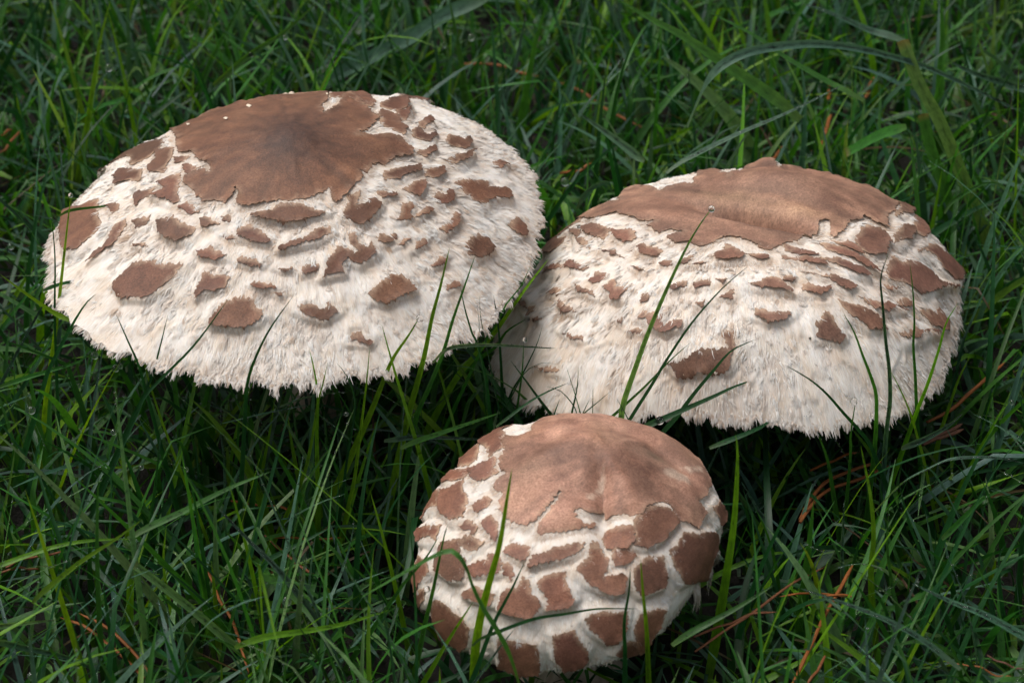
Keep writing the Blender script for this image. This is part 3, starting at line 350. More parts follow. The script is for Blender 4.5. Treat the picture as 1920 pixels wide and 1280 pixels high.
    ('g', 2.28, 0, [(0.4, 178.2, 6.0), (1.7, 180.6, 11.1), (3.5, 183.0, 23.3), (6.2, 185.4, 40.3), (9.6, 187.8, 58.4), (14.2, 190.2, 72.5)], 0, (989, 173)),
    ('b', 1.69, 0, [(-9.6, 194.3, 6.0), (-7.9, 197.3, 9.9), (-4.2, 200.3, 17.9), (1.5, 203.3, 38.0), (5.6, 206.3, 57.6)], 0, (946, 174)),
    ('b', 2.92, 0, [(59.1, 186.2, 6.0), (56.9, 189.2, 11.6), (50.0, 192.2, 34.0), (44.1, 195.2, 50.6), (39.0, 198.2, 68.2)], 0, (1199, 159)),
    ('y', 2.0, 0, [(27.9, 254.2, 6.0), (30.6, 258.2, 8.8), (34.9, 262.2, 21.8), (38.4, 266.2, 32.1)], 0, (1108, 72)),
    ('b', 2.12, 1, [(14.9, 196.3, 6.0), (17.0, 200.3, 9.0), (22.7, 204.3, 23.9), (26.8, 208.3, 36.1)], 0, (1056, 198)),
    ('b', 2.05, 0, [(14.5, 162.6, 6.0), (16.5, 165.6, 10.7), (22.6, 168.6, 26.4), (28.6, 171.6, 37.2), (39.3, 174.6, 48.1)], 0, (1079, 253)),
    ('b', 2.25, 0, [(46.7, 91.6, 62.0), (43.1, 95.6, 62.4), (33.7, 99.6, 68.0), (23.8, 103.6, 73.7)], 0, (1157, 262)),
    ('g', 1.85, 0, [(60.8, 158.7, 6.0), (60.6, 162.7, 6.6), (58.2, 166.7, 21.1), (56.0, 170.7, 29.9)], 0, (1246, 304)),
    ('d', 1.48, 0, [(22.1, 71.4, 55.0), (23.4, 74.4, 55.9), (28.2, 77.4, 59.9), (33.3, 80.4, 59.5), (35.1, 83.4, 52.8)], 0, (1114, 365)),
    ('p', 1.7, 1, [(-65.0, -118.1, 6.0), (-71.8, -115.7, 14.5), (-81.8, -113.3, 24.3), (-91.5, -110.9, 34.0), (-101.4, -108.5, 42.8), (-109.3, -106.1, 48.8)], 0, (399, 1178)),
    ('y', 1.42, 1, [(-113.8, -106.8, 6.0), (-114.0, -102.8, 8.7), (-112.9, -98.8, 26.4), (-112.1, -94.8, 37.5)], 0, (244, 1170)),
    ('y', 1.25, 0, [(-95.0, -109.1, 6.0), (-96.1, -106.7, 9.6), (-98.7, -104.3, 19.6), (-100.5, -101.9, 31.3), (-101.3, -99.5, 43.1), (-99.9, -97.1, 54.6)], 0, (330, 1143)),
    ('y', 1.27, 0, [(-86.9, -102.3, 6.0), (-87.9, -98.3, 8.8), (-88.3, -94.3, 24.4), (-88.9, -90.3, 35.6)], 0, (406, 1155)),
    ('b', 1.7, 0, [(-48.8, -113.6, 6.0), (-50.3, -111.6, 10.6), (-54.6, -109.6, 23.0), (-60.8, -107.6, 35.2), (-67.7, -105.6, 45.8), (-75.4, -103.6, 54.7), (-84.0, -101.6, 65.6)], 0, (552, 1128)),
    ('b', 1.43, 0, [(-66.0, -104.6, 6.0), (-68.1, -100.6, 8.1), (-75.3, -96.6, 26.5), (-81.2, -92.6, 37.6)], 0, (501, 1161)),
    ('y', 1.06, 0, [(-147.7, -115.9, 55.0), (-145.4, -112.9, 53.4), (-130.3, -109.9, 57.6), (-119.6, -106.9, 57.6), (-108.5, -103.9, 55.6)], 0, (101, 1035)),
    ('y', 1.04, 0, [(-133.3, -130.4, 55.0), (-130.7, -127.4, 56.3), (-119.8, -124.4, 64.8), (-109.8, -121.4, 70.6), (-102.3, -118.4, 75.2)], 0, (155, 1055)),
    ('g', 1.38, 0, [(-110.2, -103.2, 55.0), (-103.7, -100.2, 57.3), (-96.2, -97.2, 59.3), (-81.6, -94.2, 66.2), (-69.2, -91.2, 70.2)], 0, (358, 952)),
    ('d', 1.14, 0, [(-117.2, -71.4, 6.0), (-115.3, -68.4, 12.1), (-111.8, -65.4, 24.0), (-106.4, -62.4, 53.1), (-105.9, -59.4, 57.4)], 0, (277, 971)),
    ('p', 1.04, 0, [(-143.5, -140.1, 55.0), (-142.2, -134.1, 49.9), (-127.2, -128.1, 46.7)], 0, (30, 1170)),
    ('y', 1.26, 0, [(-106.8, -115.8, 6.0), (-110.9, -111.8, 6.5), (-115.0, -107.8, 8.5), (-120.0, -103.8, 11.8)], 0, (243, 1263)),
    ('b', 1.48, 0, [(-142.7, -144.4, 55.0), (-140.8, -141.4, 51.0), (-134.6, -138.4, 45.8), (-123.5, -135.4, 38.9), (-117.7, -132.4, 30.9)], 0, (69, 1220)),
    ('y', 1.31, 0, [(-75.3, -148.6, 55.0), (-73.1, -146.2, 54.5), (-67.1, -143.8, 54.9), (-57.5, -141.4, 54.6), (-46.9, -139.0, 55.0), (-33.7, -136.6, 58.1)], 0, (556, 1185)),
    ('y', 1.46, 0, [(-50.0, -91.8, 6.0), (-53.0, -87.8, 5.6), (-61.0, -83.8, 12.8), (-66.3, -79.8, 19.4)], 0, (604, 1147)),
    ('g', 1.26, 0, [(-75.6, -113.6, 6.0), (-73.8, -110.6, 6.8), (-67.2, -107.6, 15.4), (-61.7, -104.6, 22.6), (-54.9, -101.6, 28.3)], 0, (537, 1218)),
    ('g', 1.15, 0, [(-135.4, -76.3, 6.0), (-137.1, -72.3, 8.3), (-139.9, -68.3, 18.5), (-141.9, -64.3, 31.0)], 0, (115, 1060)),
    ('y', 1.99, 0, [(57.6, -113.6, 6.0), (58.2, -111.6, 9.9), (60.1, -109.6, 27.8), (61.8, -107.6, 46.7), (63.1, -105.6, 65.0), (63.0, -103.6, 86.1), (62.2, -101.6, 91.7)], 0, (1358, 1062)),
    ('y', 1.91, 0, [(-12.1, -134.4, 3.0), (-10.9, -134.4, 26.2), (-10.7, -134.4, 29.7), (-10.3, -134.4, 40.8), (-9.3, -134.4, 49.7), (-7.9, -134.4, 58.4), (-5.5, -134.4, 69.9), (-3.3, -134.4, 80.5), (-1.3, -134.4, 96.2), (0.0, -134.4, 106.4)], 1, (916, 1110)),
    ('d', 1.34, 0, [(-19.3, -136.3, 3.0), (-10.5, -136.3, 33.3), (-9.4, -136.3, 36.9), (-6.7, -136.3, 47.1), (-4.4, -136.3, 54.5), (-0.1, -136.3, 65.3), (3.6, -136.3, 75.9)], 1, (929, 1171)),
    ('g', 1.4, 0, [(2.1, -164.1, 55.0), (-0.7, -162.7, 65.4), (-4.2, -161.4, 73.7), (-7.7, -160.1, 80.0), (-10.4, -158.7, 86.3), (-12.2, -157.4, 92.1), (-14.5, -156.1, 95.3), (-18.0, -154.7, 94.7), (-30.1, -153.4, 85.2), (-40.3, -152.1, 76.5)], 1, (863, 1128)),
    ('d', 0.73, 0, [(-10.9, -147.6, 55.0), (-8.7, -145.6, 55.7), (-4.4, -143.6, 56.2), (5.8, -141.6, 59.3), (14.6, -139.6, 59.4), (23.4, -137.6, 59.4), (34.5, -135.6, 57.7)], 1, (1013, 1169)),
    ('d', 1.18, 0, [(32.5, -140.2, 3.0), (31.5, -140.2, 38.0), (31.3, -140.2, 46.3), (30.8, -140.2, 57.3), (31.8, -140.2, 68.8), (31.9, -140.2, 77.0)], 1, (1175, 1162)),
    ('y', 1.34, 0, [(40.4, -137.1, 3.0), (38.5, -137.1, 27.7), (38.3, -137.1, 31.3), (37.2, -137.1, 50.0), (35.7, -137.1, 65.2), (34.7, -137.1, 77.1)], 1, (1210, 1183)),
    ('g', 1.21, 0, [(-30.9, -120.2, 3.0), (-26.9, -120.2, 25.2), (-24.5, -120.2, 38.9), (-21.9, -120.2, 52.2), (-20.1, -120.2, 63.0), (-18.6, -120.2, 71.6), (-17.7, -120.2, 74.9)], 1, (816, 1086)),
    ('g', 1.07, 0, [(-53.8, -111.4, 3.0), (-36.2, -111.4, 35.7), (-33.8, -111.4, 40.2), (-30.2, -111.4, 46.6), (-24.4, -111.4, 55.2), (-20.6, -111.4, 63.2)], 1, (770, 1079)),
    ('y', 1.21, 0, [(-35.0, -130.8, 3.0), (-26.7, -130.8, 21.6), (-25.1, -130.8, 25.2), (-22.4, -130.8, 31.2), (-18.9, -130.8, 39.2), (-14.6, -130.8, 48.2), (-10.8, -130.8, 55.9)], 1, (829, 1221)),
    ('b', 0.9, 0, [(-28.1, -138.2, 3.0), (-12.0, -138.2, 29.9), (-9.4, -138.2, 34.3), (-3.4, -138.2, 45.5), (0.9, -138.2, 52.9)], 1, (920, 1238)),
    ('b', 2.17, 0, [(-36.1, -56.4, 6.0), (-34.2, -54.0, 11.0), (-30.9, -51.6, 17.5), (-26.8, -49.2, 26.3), (-23.0, -46.8, 34.4), (-19.0, -44.4, 40.1)], 0, (790, 951)),
    ('g', 1.13, 0, [(-33.7, -61.5, 55.0), (-29.0, -58.5, 55.3), (-22.4, -55.5, 55.8), (-12.6, -52.5, 57.7), (-3.4, -49.5, 59.3)], 0, (834, 809)),
    ('b', 1.14, 0, [(-38.7, -57.9, 55.0), (-35.6, -54.9, 53.2), (-29.1, -51.9, 51.7), (-16.0, -48.9, 48.9), (-5.4, -45.9, 45.7)], 0, (806, 823)),
    ('y', 1.4, 0, [(109.3, -102.3, 6.0), (109.0, -100.3, 8.5), (105.3, -98.3, 35.1), (105.0, -96.3, 50.5), (103.4, -94.3, 62.3), (102.2, -92.3, 68.0), (99.5, -90.3, 78.9)], 0, (1633, 1031)),
    ('g', 1.48, 0, [(104.9, -58.6, 3.0), (103.4, -58.6, 10.1), (101.5, -58.6, 18.9), (98.8, -58.6, 33.1), (95.8, -58.6, 47.8), (92.4, -58.6, 57.6)], 1, (1561, 931)),
    ('b', 1.09, 0, [(105.5, -91.3, 55.0), (109.1, -89.6, 58.8), (113.7, -87.9, 63.4), (119.6, -86.2, 66.2), (126.9, -84.5, 69.0), (135.2, -82.8, 68.6), (142.2, -81.0, 66.8), (149.9, -79.3, 63.6)], 0, (1768, 891)),
    ('y', 1.35, 0, [(137.4, -39.6, 6.0), (139.9, -37.6, 11.4), (143.5, -35.6, 21.7), (146.5, -33.6, 28.7), (150.0, -31.6, 36.2), (153.1, -29.6, 43.1), (156.3, -27.6, 46.9)], 0, (1828, 863)),
    ('g', 1.23, 0, [(123.2, -103.2, 55.0), (126.0, -100.2, 55.4), (132.0, -97.2, 60.9), (136.2, -94.2, 63.0), (141.8, -91.2, 63.1)], 0, (1819, 962)),
    ('b', 1.45, 0, [(117.1, -61.5, 55.0), (124.7, -57.5, 55.5), (132.0, -53.5, 57.3), (137.0, -49.5, 58.9)], 0, (1752, 809)),
    ('d', 1.23, 0, [(135.3, -114.7, 6.0), (134.2, -112.3, 9.1), (127.3, -109.9, 28.1), (120.9, -107.5, 44.6), (113.4, -105.1, 61.4), (108.6, -102.7, 77.1)], 0, (1758, 1116)),
    ('b', 1.29, 0, [(120.5, -156.9, 55.0), (116.7, -154.5, 57.0), (107.8, -152.1, 63.2), (98.3, -149.7, 67.5), (88.7, -147.3, 70.4), (77.3, -144.9, 73.4)], 0, (1669, 1178)),
    ('b', 1.6, 0, [(144.9, -148.6, 55.0), (139.4, -145.6, 56.5), (128.7, -142.6, 61.6), (119.2, -139.6, 64.1), (109.0, -136.6, 67.9)], 0, (1843, 1156)),
    ('y', 1.57, 0, [(80.2, -114.7, 6.0), (79.4, -111.7, 6.3), (73.7, -108.7, 17.9), (70.3, -105.7, 26.4), (68.6, -102.7, 32.9)], 0, (1435, 1213)),
    ('g', 1.31, 0, [(43.5, -147.6, 55.0), (46.6, -144.6, 55.0), (51.5, -141.6, 56.1), (61.3, -138.6, 60.5), (71.7, -135.6, 66.5)], 0, (1337, 1163)),
    ('b', 1.47, 0, [(96.0, -76.3, 6.0), (93.1, -73.3, 9.2), (85.0, -70.3, 19.6), (78.1, -67.3, 29.3), (69.4, -64.3, 44.3)], 0, (1476, 1033)),
    ('y', 0.94, 0, [(97.9, -111.4, 6.0), (96.7, -108.4, 11.1), (93.8, -105.4, 20.5), (89.7, -102.4, 28.4), (83.7, -99.4, 38.8)], 0, (1548, 1184)),
    ('b', 1.28, 0, [(100.7, -93.0, 6.0), (100.4, -90.0, 9.8), (99.6, -87.0, 17.9), (98.5, -84.0, 32.2), (98.1, -81.0, 51.2)], 0, (1582, 1093)),
    ('b', 1.41, 0, [(84.8, -115.8, 6.0), (88.1, -111.8, 9.7), (94.7, -107.8, 17.7), (102.7, -103.8, 28.2)], 0, (1550, 1230)),
    ('d', 1.1, 0, [(149.6, -104.6, 6.0), (148.5, -101.6, 9.7), (144.2, -98.6, 28.3), (142.6, -95.6, 41.1), (145.2, -92.6, 45.2)], 0, (1887, 1130)),
    ('g', 1.08, 0, [(115.0, -113.6, 6.0), (114.7, -111.2, 6.7), (112.2, -108.8, 30.7), (110.2, -106.4, 38.9), (107.6, -104.0, 53.7), (107.4, -101.6, 65.6)], 0, (1677, 1132)),
    ('y', 1.3, 0, [(-134.7, -31.9, 81.2), (-140.2, -27.9, 81.6), (-148.5, -23.9, 85.5), (-156.8, -19.9, 89.9)], 1, (70, 562)),
    ('y', 1.32, 0, [(-183.8, 65.4, 6.0), (-182.4, 69.4, 7.3), (-175.4, 73.4, 18.4), (-165.5, 77.4, 32.8)], 0, (26, 563)),
]
NEEDLES = [
    (1.2, 0.1, [[(79.0, -137.4, 32.0), (93.4, -105.0, 32.0), (102.2, -86.9, 32.0)]], (1487, 1276)),
    (1.3, 0.35, [[(87.8, -66.5, 32.0), (91.8, -57.3, 32.0), (97.1, -50.1, 32.0), (105.5, -44.6, 32.0), (118.0, -37.7, 32.0)], [(87.5, -69.0, 32.0), (92.4, -59.4, 32.0), (97.7, -52.7, 32.0), (106.2, -47.7, 32.0), (118.2, -41.7, 32.0)]], (1500, 970)),
    (1.0, 0.15, [[(93.1, -44.1, 32.0), (102.3, -37.7, 32.0), (109.8, -33.9, 32.0)]], (1519, 883)),
    (1.37, 0.1, [[(133.3, -18.0, 32.0), (141.4, -12.1, 32.0), (151.1, -1.9, 32.0), (158.2, 6.8, 32.0), (163.7, 14.2, 32.0)]], (1739, 787)),
    (1.52, 0.8, [[(130.0, -31.5, 32.0), (137.5, -26.3, 32.0), (144.2, -23.0, 32.0)], [(129.7, -31.0, 32.0), (136.8, -25.0, 32.0), (144.5, -19.1, 32.0)]], (1730, 836)),
    (0.78, 0.1, [[(99.5, -102.2, 32.0), (98.0, -101.5, 32.0), (89.2, -100.6, 32.0), (78.0, -102.9, 32.0)], [(99.5, -102.2, 32.0), (98.0, -101.7, 32.0), (91.6, -102.9, 32.0), (83.5, -106.1, 32.0)]], (1597, 1118)),
    (0.92, 0.6, [[(52.0, -119.9, 32.0), (64.9, -111.8, 32.0), (77.0, -109.6, 32.0)], [(52.2, -124.4, 32.0), (67.4, -112.5, 32.0), (81.6, -98.0, 32.0), (93.1, -88.5, 32.0)]], (1300, 1196)),
    (0.61, 0.2, [[(123.7, -128.8, 32.0), (133.6, -133.1, 32.0), (140.6, -136.1, 32.0)]], (1777, 1236)),
    (0.76, 0.9, [[(135.0, -127.4, 32.0), (139.8, -130.3, 32.0), (144.7, -132.4, 32.0)]], (1850, 1230)),
    (0.91, 0.4, [[(89.0, -127.4, 32.0), (86.3, -133.1, 32.0), (82.8, -138.2, 32.0)]], (1547, 1230)),
    (1.07, 0.2, [[(-103.9, -124.2, 22.0), (-111.9, -113.7, 22.0), (-119.2, -105.6, 22.0), (-128.3, -99.3, 22.0)], [(-105.8, -125.3, 22.0), (-116.2, -113.1, 22.0), (-124.3, -106.2, 22.0), (-133.9, -99.8, 22.0)]], (283, 1263)),
    (1.01, 0.2, [[(-88.4, -45.0, 22.0), (-76.9, -48.2, 22.0), (-67.7, -52.1, 22.0)]], (433, 933)),
    (0.98, 0.1, [[(-73.9, -64.8, 22.0), (-64.5, -64.5, 22.0), (-52.5, -64.3, 22.0)]], (510, 1010)),
    (0.99, 0.5, [[(-76.1, -63.0, 22.0), (-68.4, -72.2, 22.0), (-59.2, -81.1, 22.0)]], (497, 1003)),
    (0.97, 0.2, [[(-94.6, -75.4, 22.0), (-90.5, -83.5, 22.0), (-86.9, -93.9, 22.0), (-82.2, -103.3, 22.0), (-75.7, -124.2, 22.0)]], (377, 1053)),
    (0.97, 0.5, [[(-153.8, -77.2, 22.0), (-145.2, -73.5, 22.0), (-136.4, -71.0, 22.0)], [(-155.0, -79.6, 22.0), (-148.7, -78.6, 22.0), (-143.6, -77.4, 22.0)]], (10, 1060)),
    (1.73, 0.2, [[(-19.5, 230.3, 22.0), (-9.3, 229.0, 22.0), (2.8, 224.7, 22.0), (10.8, 221.6, 22.0)]], (870, 120)),
    (1.5, 0.2, [[(19.9, 214.3, 22.0), (32.4, 201.7, 22.0), (42.0, 190.9, 22.0), (51.4, 181.2, 22.0)]], (1053, 157)),
    (1.41, 0.15, [[(18.2, 146.0, 22.0), (26.3, 150.5, 22.0), (33.1, 154.4, 22.0)]], (1050, 327)),
    (2.15, 0.1, [[(146.9, 220.3, 22.0), (143.7, 211.8, 22.0), (140.5, 203.4, 22.0)]], (1643, 143)),
    (1.5, 0.1, [[(128.0, 217.3, 22.0), (126.7, 208.8, 22.0), (125.4, 200.4, 22.0)]], (1557, 150)),
    (1.68, 0.1, [[(125.1, 189.3, 22.0), (121.8, 175.9, 22.0), (118.4, 165.3, 22.0)]], (1557, 217)),
    (1.44, 0.1, [[(104.0, 165.3, 22.0), (101.1, 160.2, 22.0), (97.6, 155.1, 22.0)]], (1467, 277)),
    (1.65, 0.1, [[(-199.3, 172.8, 22.0), (-196.9, 176.7, 22.0), (-194.5, 178.7, 22.0)]], (-5, 258)),
    (1.25, 0.3, [[(-191.0, 178.7, 22.0), (-193.7, 170.0, 22.0), (-196.1, 160.2, 22.0)]], (40, 243)),
]
DROPS = [(-132.5, -18.2, 117.4, 0.56, 1, 132, 366, 0), (-131.1, -19.4, 58.7, 1.0, 1, 177, 666, 0), (-127.8, -5.3, 43.2, 0.95, 1, 217, 690, 0), (-126.2, -5.0, 43.7, 0.6, 1, 226, 687, 0), (-140.4, -6.0, 36.6, 0.69, 1, 147, 723, 0), (-149.3, -35.9, 49.7, 0.99, 1, 59, 769, 0), (-27.0, -54.0, 97.5, 0.94, 1, 787, 597, 1), (4.8, -1.7, 60.1, 0.85, 1, 988, 598, 1), (4.1, -25.0, 68.8, 0.66, 1, 985, 637, 1), (44.7, -53.3, 59.2, 1.05, 1, 1237, 788, 1), (102.1, -57.6, 69.8, 0.96, 1, 1601, 752, 1), (-122.3, -47.1, 49.9, 0.74, 1, 213, 810, 0), (-131.7, -149.0, 45.0, 0.88, 0, 59, 1267, 0), (-49.4, -60.7, 67.4, 0.56, 1, 649, 776, 0), (57.4, -46.2, 130.6, 0.77, 1, 1334, 392, 1), (22.2, 30.8, 73.2, 0.87, 0, 1087, 429, 1), (-151.9, 166.4, 56.5, 1.21, 1, 204, 127, 0), (57.6, -105.8, 53.6, 0.61, 0, 1337, 1028, 1), (19.1, 104.2, 45.0, 1.24, 0, 1060, 341, 0), (-16.0, 210.9, 45.0, 1.16, 0, 884, 70, 0), (-24.6, 210.9, 47.3, 0.84, 1, 843, 60, 0), (-26.6, 204.4, 45.0, 0.84, 0, 833, 85, 0), (44.2, 194.0, 43.2, 1.04, 1, 1173, 117, 0), (-129.1, 228.1, 37.2, 0.86, 1, 358, 63, 0), (-90.1, 237.1, 21.4, 0.87, 1, 547, 107, 0), (-121.1, 221.3, 11.3, 1.08, 1, 401, 184, 0), (-69.9, 187.1, 45.0, 1.03, 0, 621, 126, 0), (-91.2, 232.6, 10.0, 1.09, 1, 543, 163, 0), (-83.0, 150.6, 78.2, 0.78, 1, 535, 70, 0), (157.1, -27.8, 46.6, 0.67, 1, 1898, 754, 0), (-172.8, 62.6, 45.0, 0.92, 0, 20, 462, 0), (-24.0, -119.1, 50.1, 0.75, 1, 801, 1104, 1), (-65.2, -108.6, 35.9, 1.08, 1, 538, 1127, 0), (-112.8, -58.3, 45.0, 0.65, 0, 265, 876, 0), (-99.1, -59.3, 45.0, 0.65, 0, 349, 880, 0), (-31.0, -54.3, 11.7, 1.0, 1, 775, 1016, 0), (-95.8, 147.6, 72.5, 0.78, 1, 470, 103, 0), (-152.2, 193.8, 22.7, 0.74, 1, 236, 203, 0)]
# ------------------------------------------------------------------ helpers
COL = scene.collection
def link(o, parent=None):
    COL.objects.link(o)
    if parent is not None: o.parent = parent
    return o
def tag(o, label=None, category=None, group=None, kind=None):
    if label: o['label'] = label
    if category: o['category'] = category
    if group: o['group'] = group
    if kind: o['kind'] = kind
    return o
def raw_mesh(name, verts, faces, mats, cols=None, uvs=None, mat_idx=None, smooth=True):
    """faces: (n,3) or (n,4) int array; cols: per-vertex rgb; uvs: per-vertex uv"""
    verts = np.asarray(verts, np.float32); faces = np.asarray(faces, np.int32)
    me = bpy.data.meshes.new(name)
    k = faces.shape[1]
    me.vertices.add(len(verts)); me.vertices.foreach_set('co', verts.ravel())
    me.loops.add(faces.size); me.loops.foreach_set('vertex_index', faces.ravel())
    me.polygons.add(len(faces))
    me.polygons.foreach_set('loop_start', np.arange(0, faces.size, k, dtype=np.int32))
    me.polygons.foreach_set('use_smooth', np.full(len(faces), smooth, dtype=bool))
    for m in mats: me.materials.append(m)
    if mat_idx is not None: me.polygons.foreach_set('material_index', np.asarray(mat_idx, np.int32))
    me.update(calc_edges=True)
    if cols is not None:
        a = me.color_attributes.new('tint', 'FLOAT_COLOR', 'POINT')
        c = np.ones((len(verts), 4), np.float32); c[:, :3] = cols
        a.data.foreach_set('color', c.ravel())
    if uvs is not None:
        l = me.uv_layers.new(name='flow')
        l.data.foreach_set('uv', np.asarray(uvs, np.float32)[faces.ravel()].ravel())
    me.validate()
    return me
def add(name, me, parent=None, loc=None):
    o = bpy.data.objects.new(name, me)
    if loc is not None: o.location = loc
    return link(o, parent)
def _hash(ix, iy, seed):
    h = (ix.astype(np.int64) * 374761393 + iy.astype(np.int64) * 668265263 + seed * 974711) & 0xFFFFFFFF
    h = ((h ^ (h >> 13)) * 1274126177) & 0xFFFFFFFF
    return ((h ^ (h >> 16)) & 0xFFFF) / 65535.0
def vnoise(x, y, seed=0, px=None):
    """smooth value noise -1..1; px = period in x"""
    x0 = np.floor(x); y0 = np.floor(y); fx = x - x0; fy = y - y0
    fx = fx * fx * (3 - 2 * fx); fy = fy * fy * (3 - 2 * fy)
    w = (lambda a: np.mod(a, px)) if px else (lambda a: a)
    a = _hash(w(x0), y0, seed); b = _hash(w(x0 + 1), y0, seed); c = _hash(w(x0), y0 + 1, seed); d = _hash(w(x0 + 1), y0 + 1, seed)
    return 2 * ((a * (1 - fx) + b * fx) * (1 - fy) + (c * (1 - fx) + d * fx) * fy) - 1
def sstep(x): x = np.clip(x, 0, 1); return x * x * (3 - 2 * x)
# ------------------------------------------------------------------ materials
def mat(name):
    m = bpy.data.materials.new(name); m.use_nodes = True
    nt = m.node_tree; return m, nt, nt.nodes, nt.links, nt.nodes['Principled BSDF']
def N(nodes, kind, **kw):
    n = nodes.new(kind)
    for k, v in kw.items():
        if k in n.inputs.keys(): n.inputs[k].default_value = v
        else: setattr(n, k, v)
    return n
def tint_node(n): return N(n, 'ShaderNodeVertexColor', layer_name='tint')
def ramp(n, stops):
    r = n.new('ShaderNodeValToRGB'); e = r.color_ramp.elements
    while len(e) < len(stops): e.new(0.5)
    for i, (p, c) in enumerate(stops): e[i].position = p; e[i].color = (*c, 1) if len(c) == 3 else c
    return r
def make_materials():
    M = {}
    # cream felt of the caps: tint attribute, fine radial grain from the flow map
    m, nt, n, l, b = mat('cap_felt')
    t = tint_node(n); uv = N(n, 'ShaderNodeUVMap', uv_map='flow')
    mp = N(n, 'ShaderNodeMapping'); mp.inputs['Scale'].default_value = (1.0, 0.16, 1); l.new(uv.outputs[0], mp.inputs[0])
    n1 = N(n, 'ShaderNodeTexNoise', Scale=2.2, Detail=4.0, Roughness=0.65); l.new(mp.outputs[0], n1.inputs['Vector'])
    n2 = N(n, 'ShaderNodeTexNoise', Scale=0.16, Detail=3.0); l.new(uv.outputs[0], n2.inputs['Vector'])
    r1 = ramp(n, [(0.32, (0.88, 0.81, 0.74)), (0.58, (1, 1, 1))]); l.new(n1.outputs[0], r1.inputs[0])
    r2 = ramp(n, [(0.34, (0.93, 0.87, 0.80)), (0.58, (1, 1, 1))]); l.new(n2.outputs[0], r2.inputs[0])
    x1 = N(n, 'ShaderNodeMixRGB', blend_type='MULTIPLY', Fac=1.0); l.new(t.outputs[0], x1.inputs[1]); l.new(r1.outputs[0], x1.inputs[2])
    x2 = N(n, 'ShaderNodeMixRGB', blend_type='MULTIPLY', Fac=1.0); l.new(x1.outputs[0], x2.inputs[1]); l.new(r2.outputs[0], x2.inputs[2])
    l.new(x2.outputs[0], b.inputs['Base Color'])
    bp = N(n, 'ShaderNodeBump', Strength=0.7, Distance=0.0006); l.new(n1.outputs[0], bp.inputs['Height']); l.new(bp.outputs[0], b.inputs['Normal'])
    b.inputs['Roughness'].default_value = 0.75; b.inputs['Specular IOR Level'].default_value = 0.25
    b.inputs['Subsurface Weight'].default_value = 0.12; b.inputs['Subsurface Radius'].default_value = (0.003, 0.002, 0.0012)
    M['felt'] = m
    # loose fibres
    m, nt, n, l, b = mat('cap_fibre')
    t = tint_node(n); l.new(t.outputs[0], b.inputs['Base Color'])
    b.inputs['Roughness'].default_value = 0.6; b.inputs['Specular IOR Level'].default_value = 0.3
    tr = N(n, 'ShaderNodeBsdfTranslucent'); l.new(t.outputs[0], tr.inputs[0])
    mx = N(n, 'ShaderNodeMixShader'); mx.inputs[0].default_value = 0.3
    l.new(b.outputs[0], mx.inputs[1]); l.new(tr.outputs[0], mx.inputs[2]); l.new(mx.outputs[0], n['Material Output'].inputs[0])
    M['fibre'] = m
    # brown skin of the scales and discs
    m, nt, n, l, b = mat('scale_skin')
    t = tint_node(n); uv = N(n, 'ShaderNodeUVMap', uv_map='flow')
    n1 = N(n, 'ShaderNodeTexNoise', Scale=1.6, Detail=6.0, Roughness=0.7); l.new(uv.outputs[0], n1.inputs['Vector'])
    n2 = N(n, 'ShaderNodeTexNoise', Scale=0.14, Detail=4.0, Roughness=0.6, Distortion=0.6); l.new(uv.outputs[0], n2.inputs['Vector'])
    r1 = ramp(n, [(0.30, (0.55, 0.50, 0.47)), (0.50, (0.95, 0.95, 0.95)), (0.72, (1.3, 1.3, 1.3))]); l.new(n1.outputs[0], r1.inputs[0])
    r2 = ramp(n, [(0.30, (0.72, 0.68, 0.66)), (0.70, (1.22, 1.20, 1.16))]); l.new(n2.outputs[0], r2.inputs[0])
    x1 = N(n, 'ShaderNodeMixRGB', blend_type='MULTIPLY', Fac=1.0); l.new(t.outputs[0], x1.inputs[1]); l.new(r1.outputs[0], x1.inputs[2])
    x2 = N(n, 'ShaderNodeMixRGB', blend_type='MULTIPLY', Fac=1.0); l.new(x1.outputs[0], x2.inputs[1]); l.new(r2.outputs[0], x2.inputs[2])
    n4 = N(n, 'ShaderNodeTexNoise', Scale=0.55, Detail=8.0, Roughness=0.75, Distortion=1.2); l.new(uv.outputs[0], n4.inputs['Vector'])
    r4 = ramp(n, [(0.32, (0.70, 0.66, 0.64)), (0.68, (1.25, 1.25, 1.25))]); l.new(n4.outputs[0], r4.inputs[0])
    x4 = N(n, 'ShaderNodeMixRGB', blend_type='MULTIPLY', Fac=1.0); l.new(x2.outputs[0], x4.inputs[1]); l.new(r4.outputs[0], x4.inputs[2]); x2 = x4
    # thin pale hairs in the skin
    wv = N(n, 'ShaderNodeTexNoise', Scale=2.6, Detail=3.0, Distortion=3.5); l.new(uv.outputs[0], wv.inputs['Vector'])
    r3 = ramp(n, [(0.485, (0, 0, 0)), (0.5, (1, 1, 1)), (0.515, (0, 0, 0))]); l.new(wv.outputs[0], r3.inputs[0])
    mu = N(n, 'ShaderNodeMath', operation='MULTIPLY'); mu.inputs[1].default_value = 0.3; l.new(r3.outputs[0], mu.inputs[0])
    x3 = N(n, 'ShaderNodeMixRGB', blend_type='MIX'); l.new(mu.outputs[0], x3.inputs[0]); l.new(x2.outputs[0], x3.inputs[1]); x3.inputs[2].default_value = (0.5, 0.34, 0.26, 1)
    l.new(x3.outputs[0], b.inputs['Base Color'])
    bp = N(n, 'ShaderNodeBump', Strength=0.5, Distance=0.0004); l.new(n1.outputs[0], bp.inputs['Height']); l.new(bp.outputs[0], b.inputs['Normal'])
    b.inputs['Roughness'].default_value = 0.55; b.inputs['Specular IOR Level'].default_value = 0.35
    M['skin'] = m
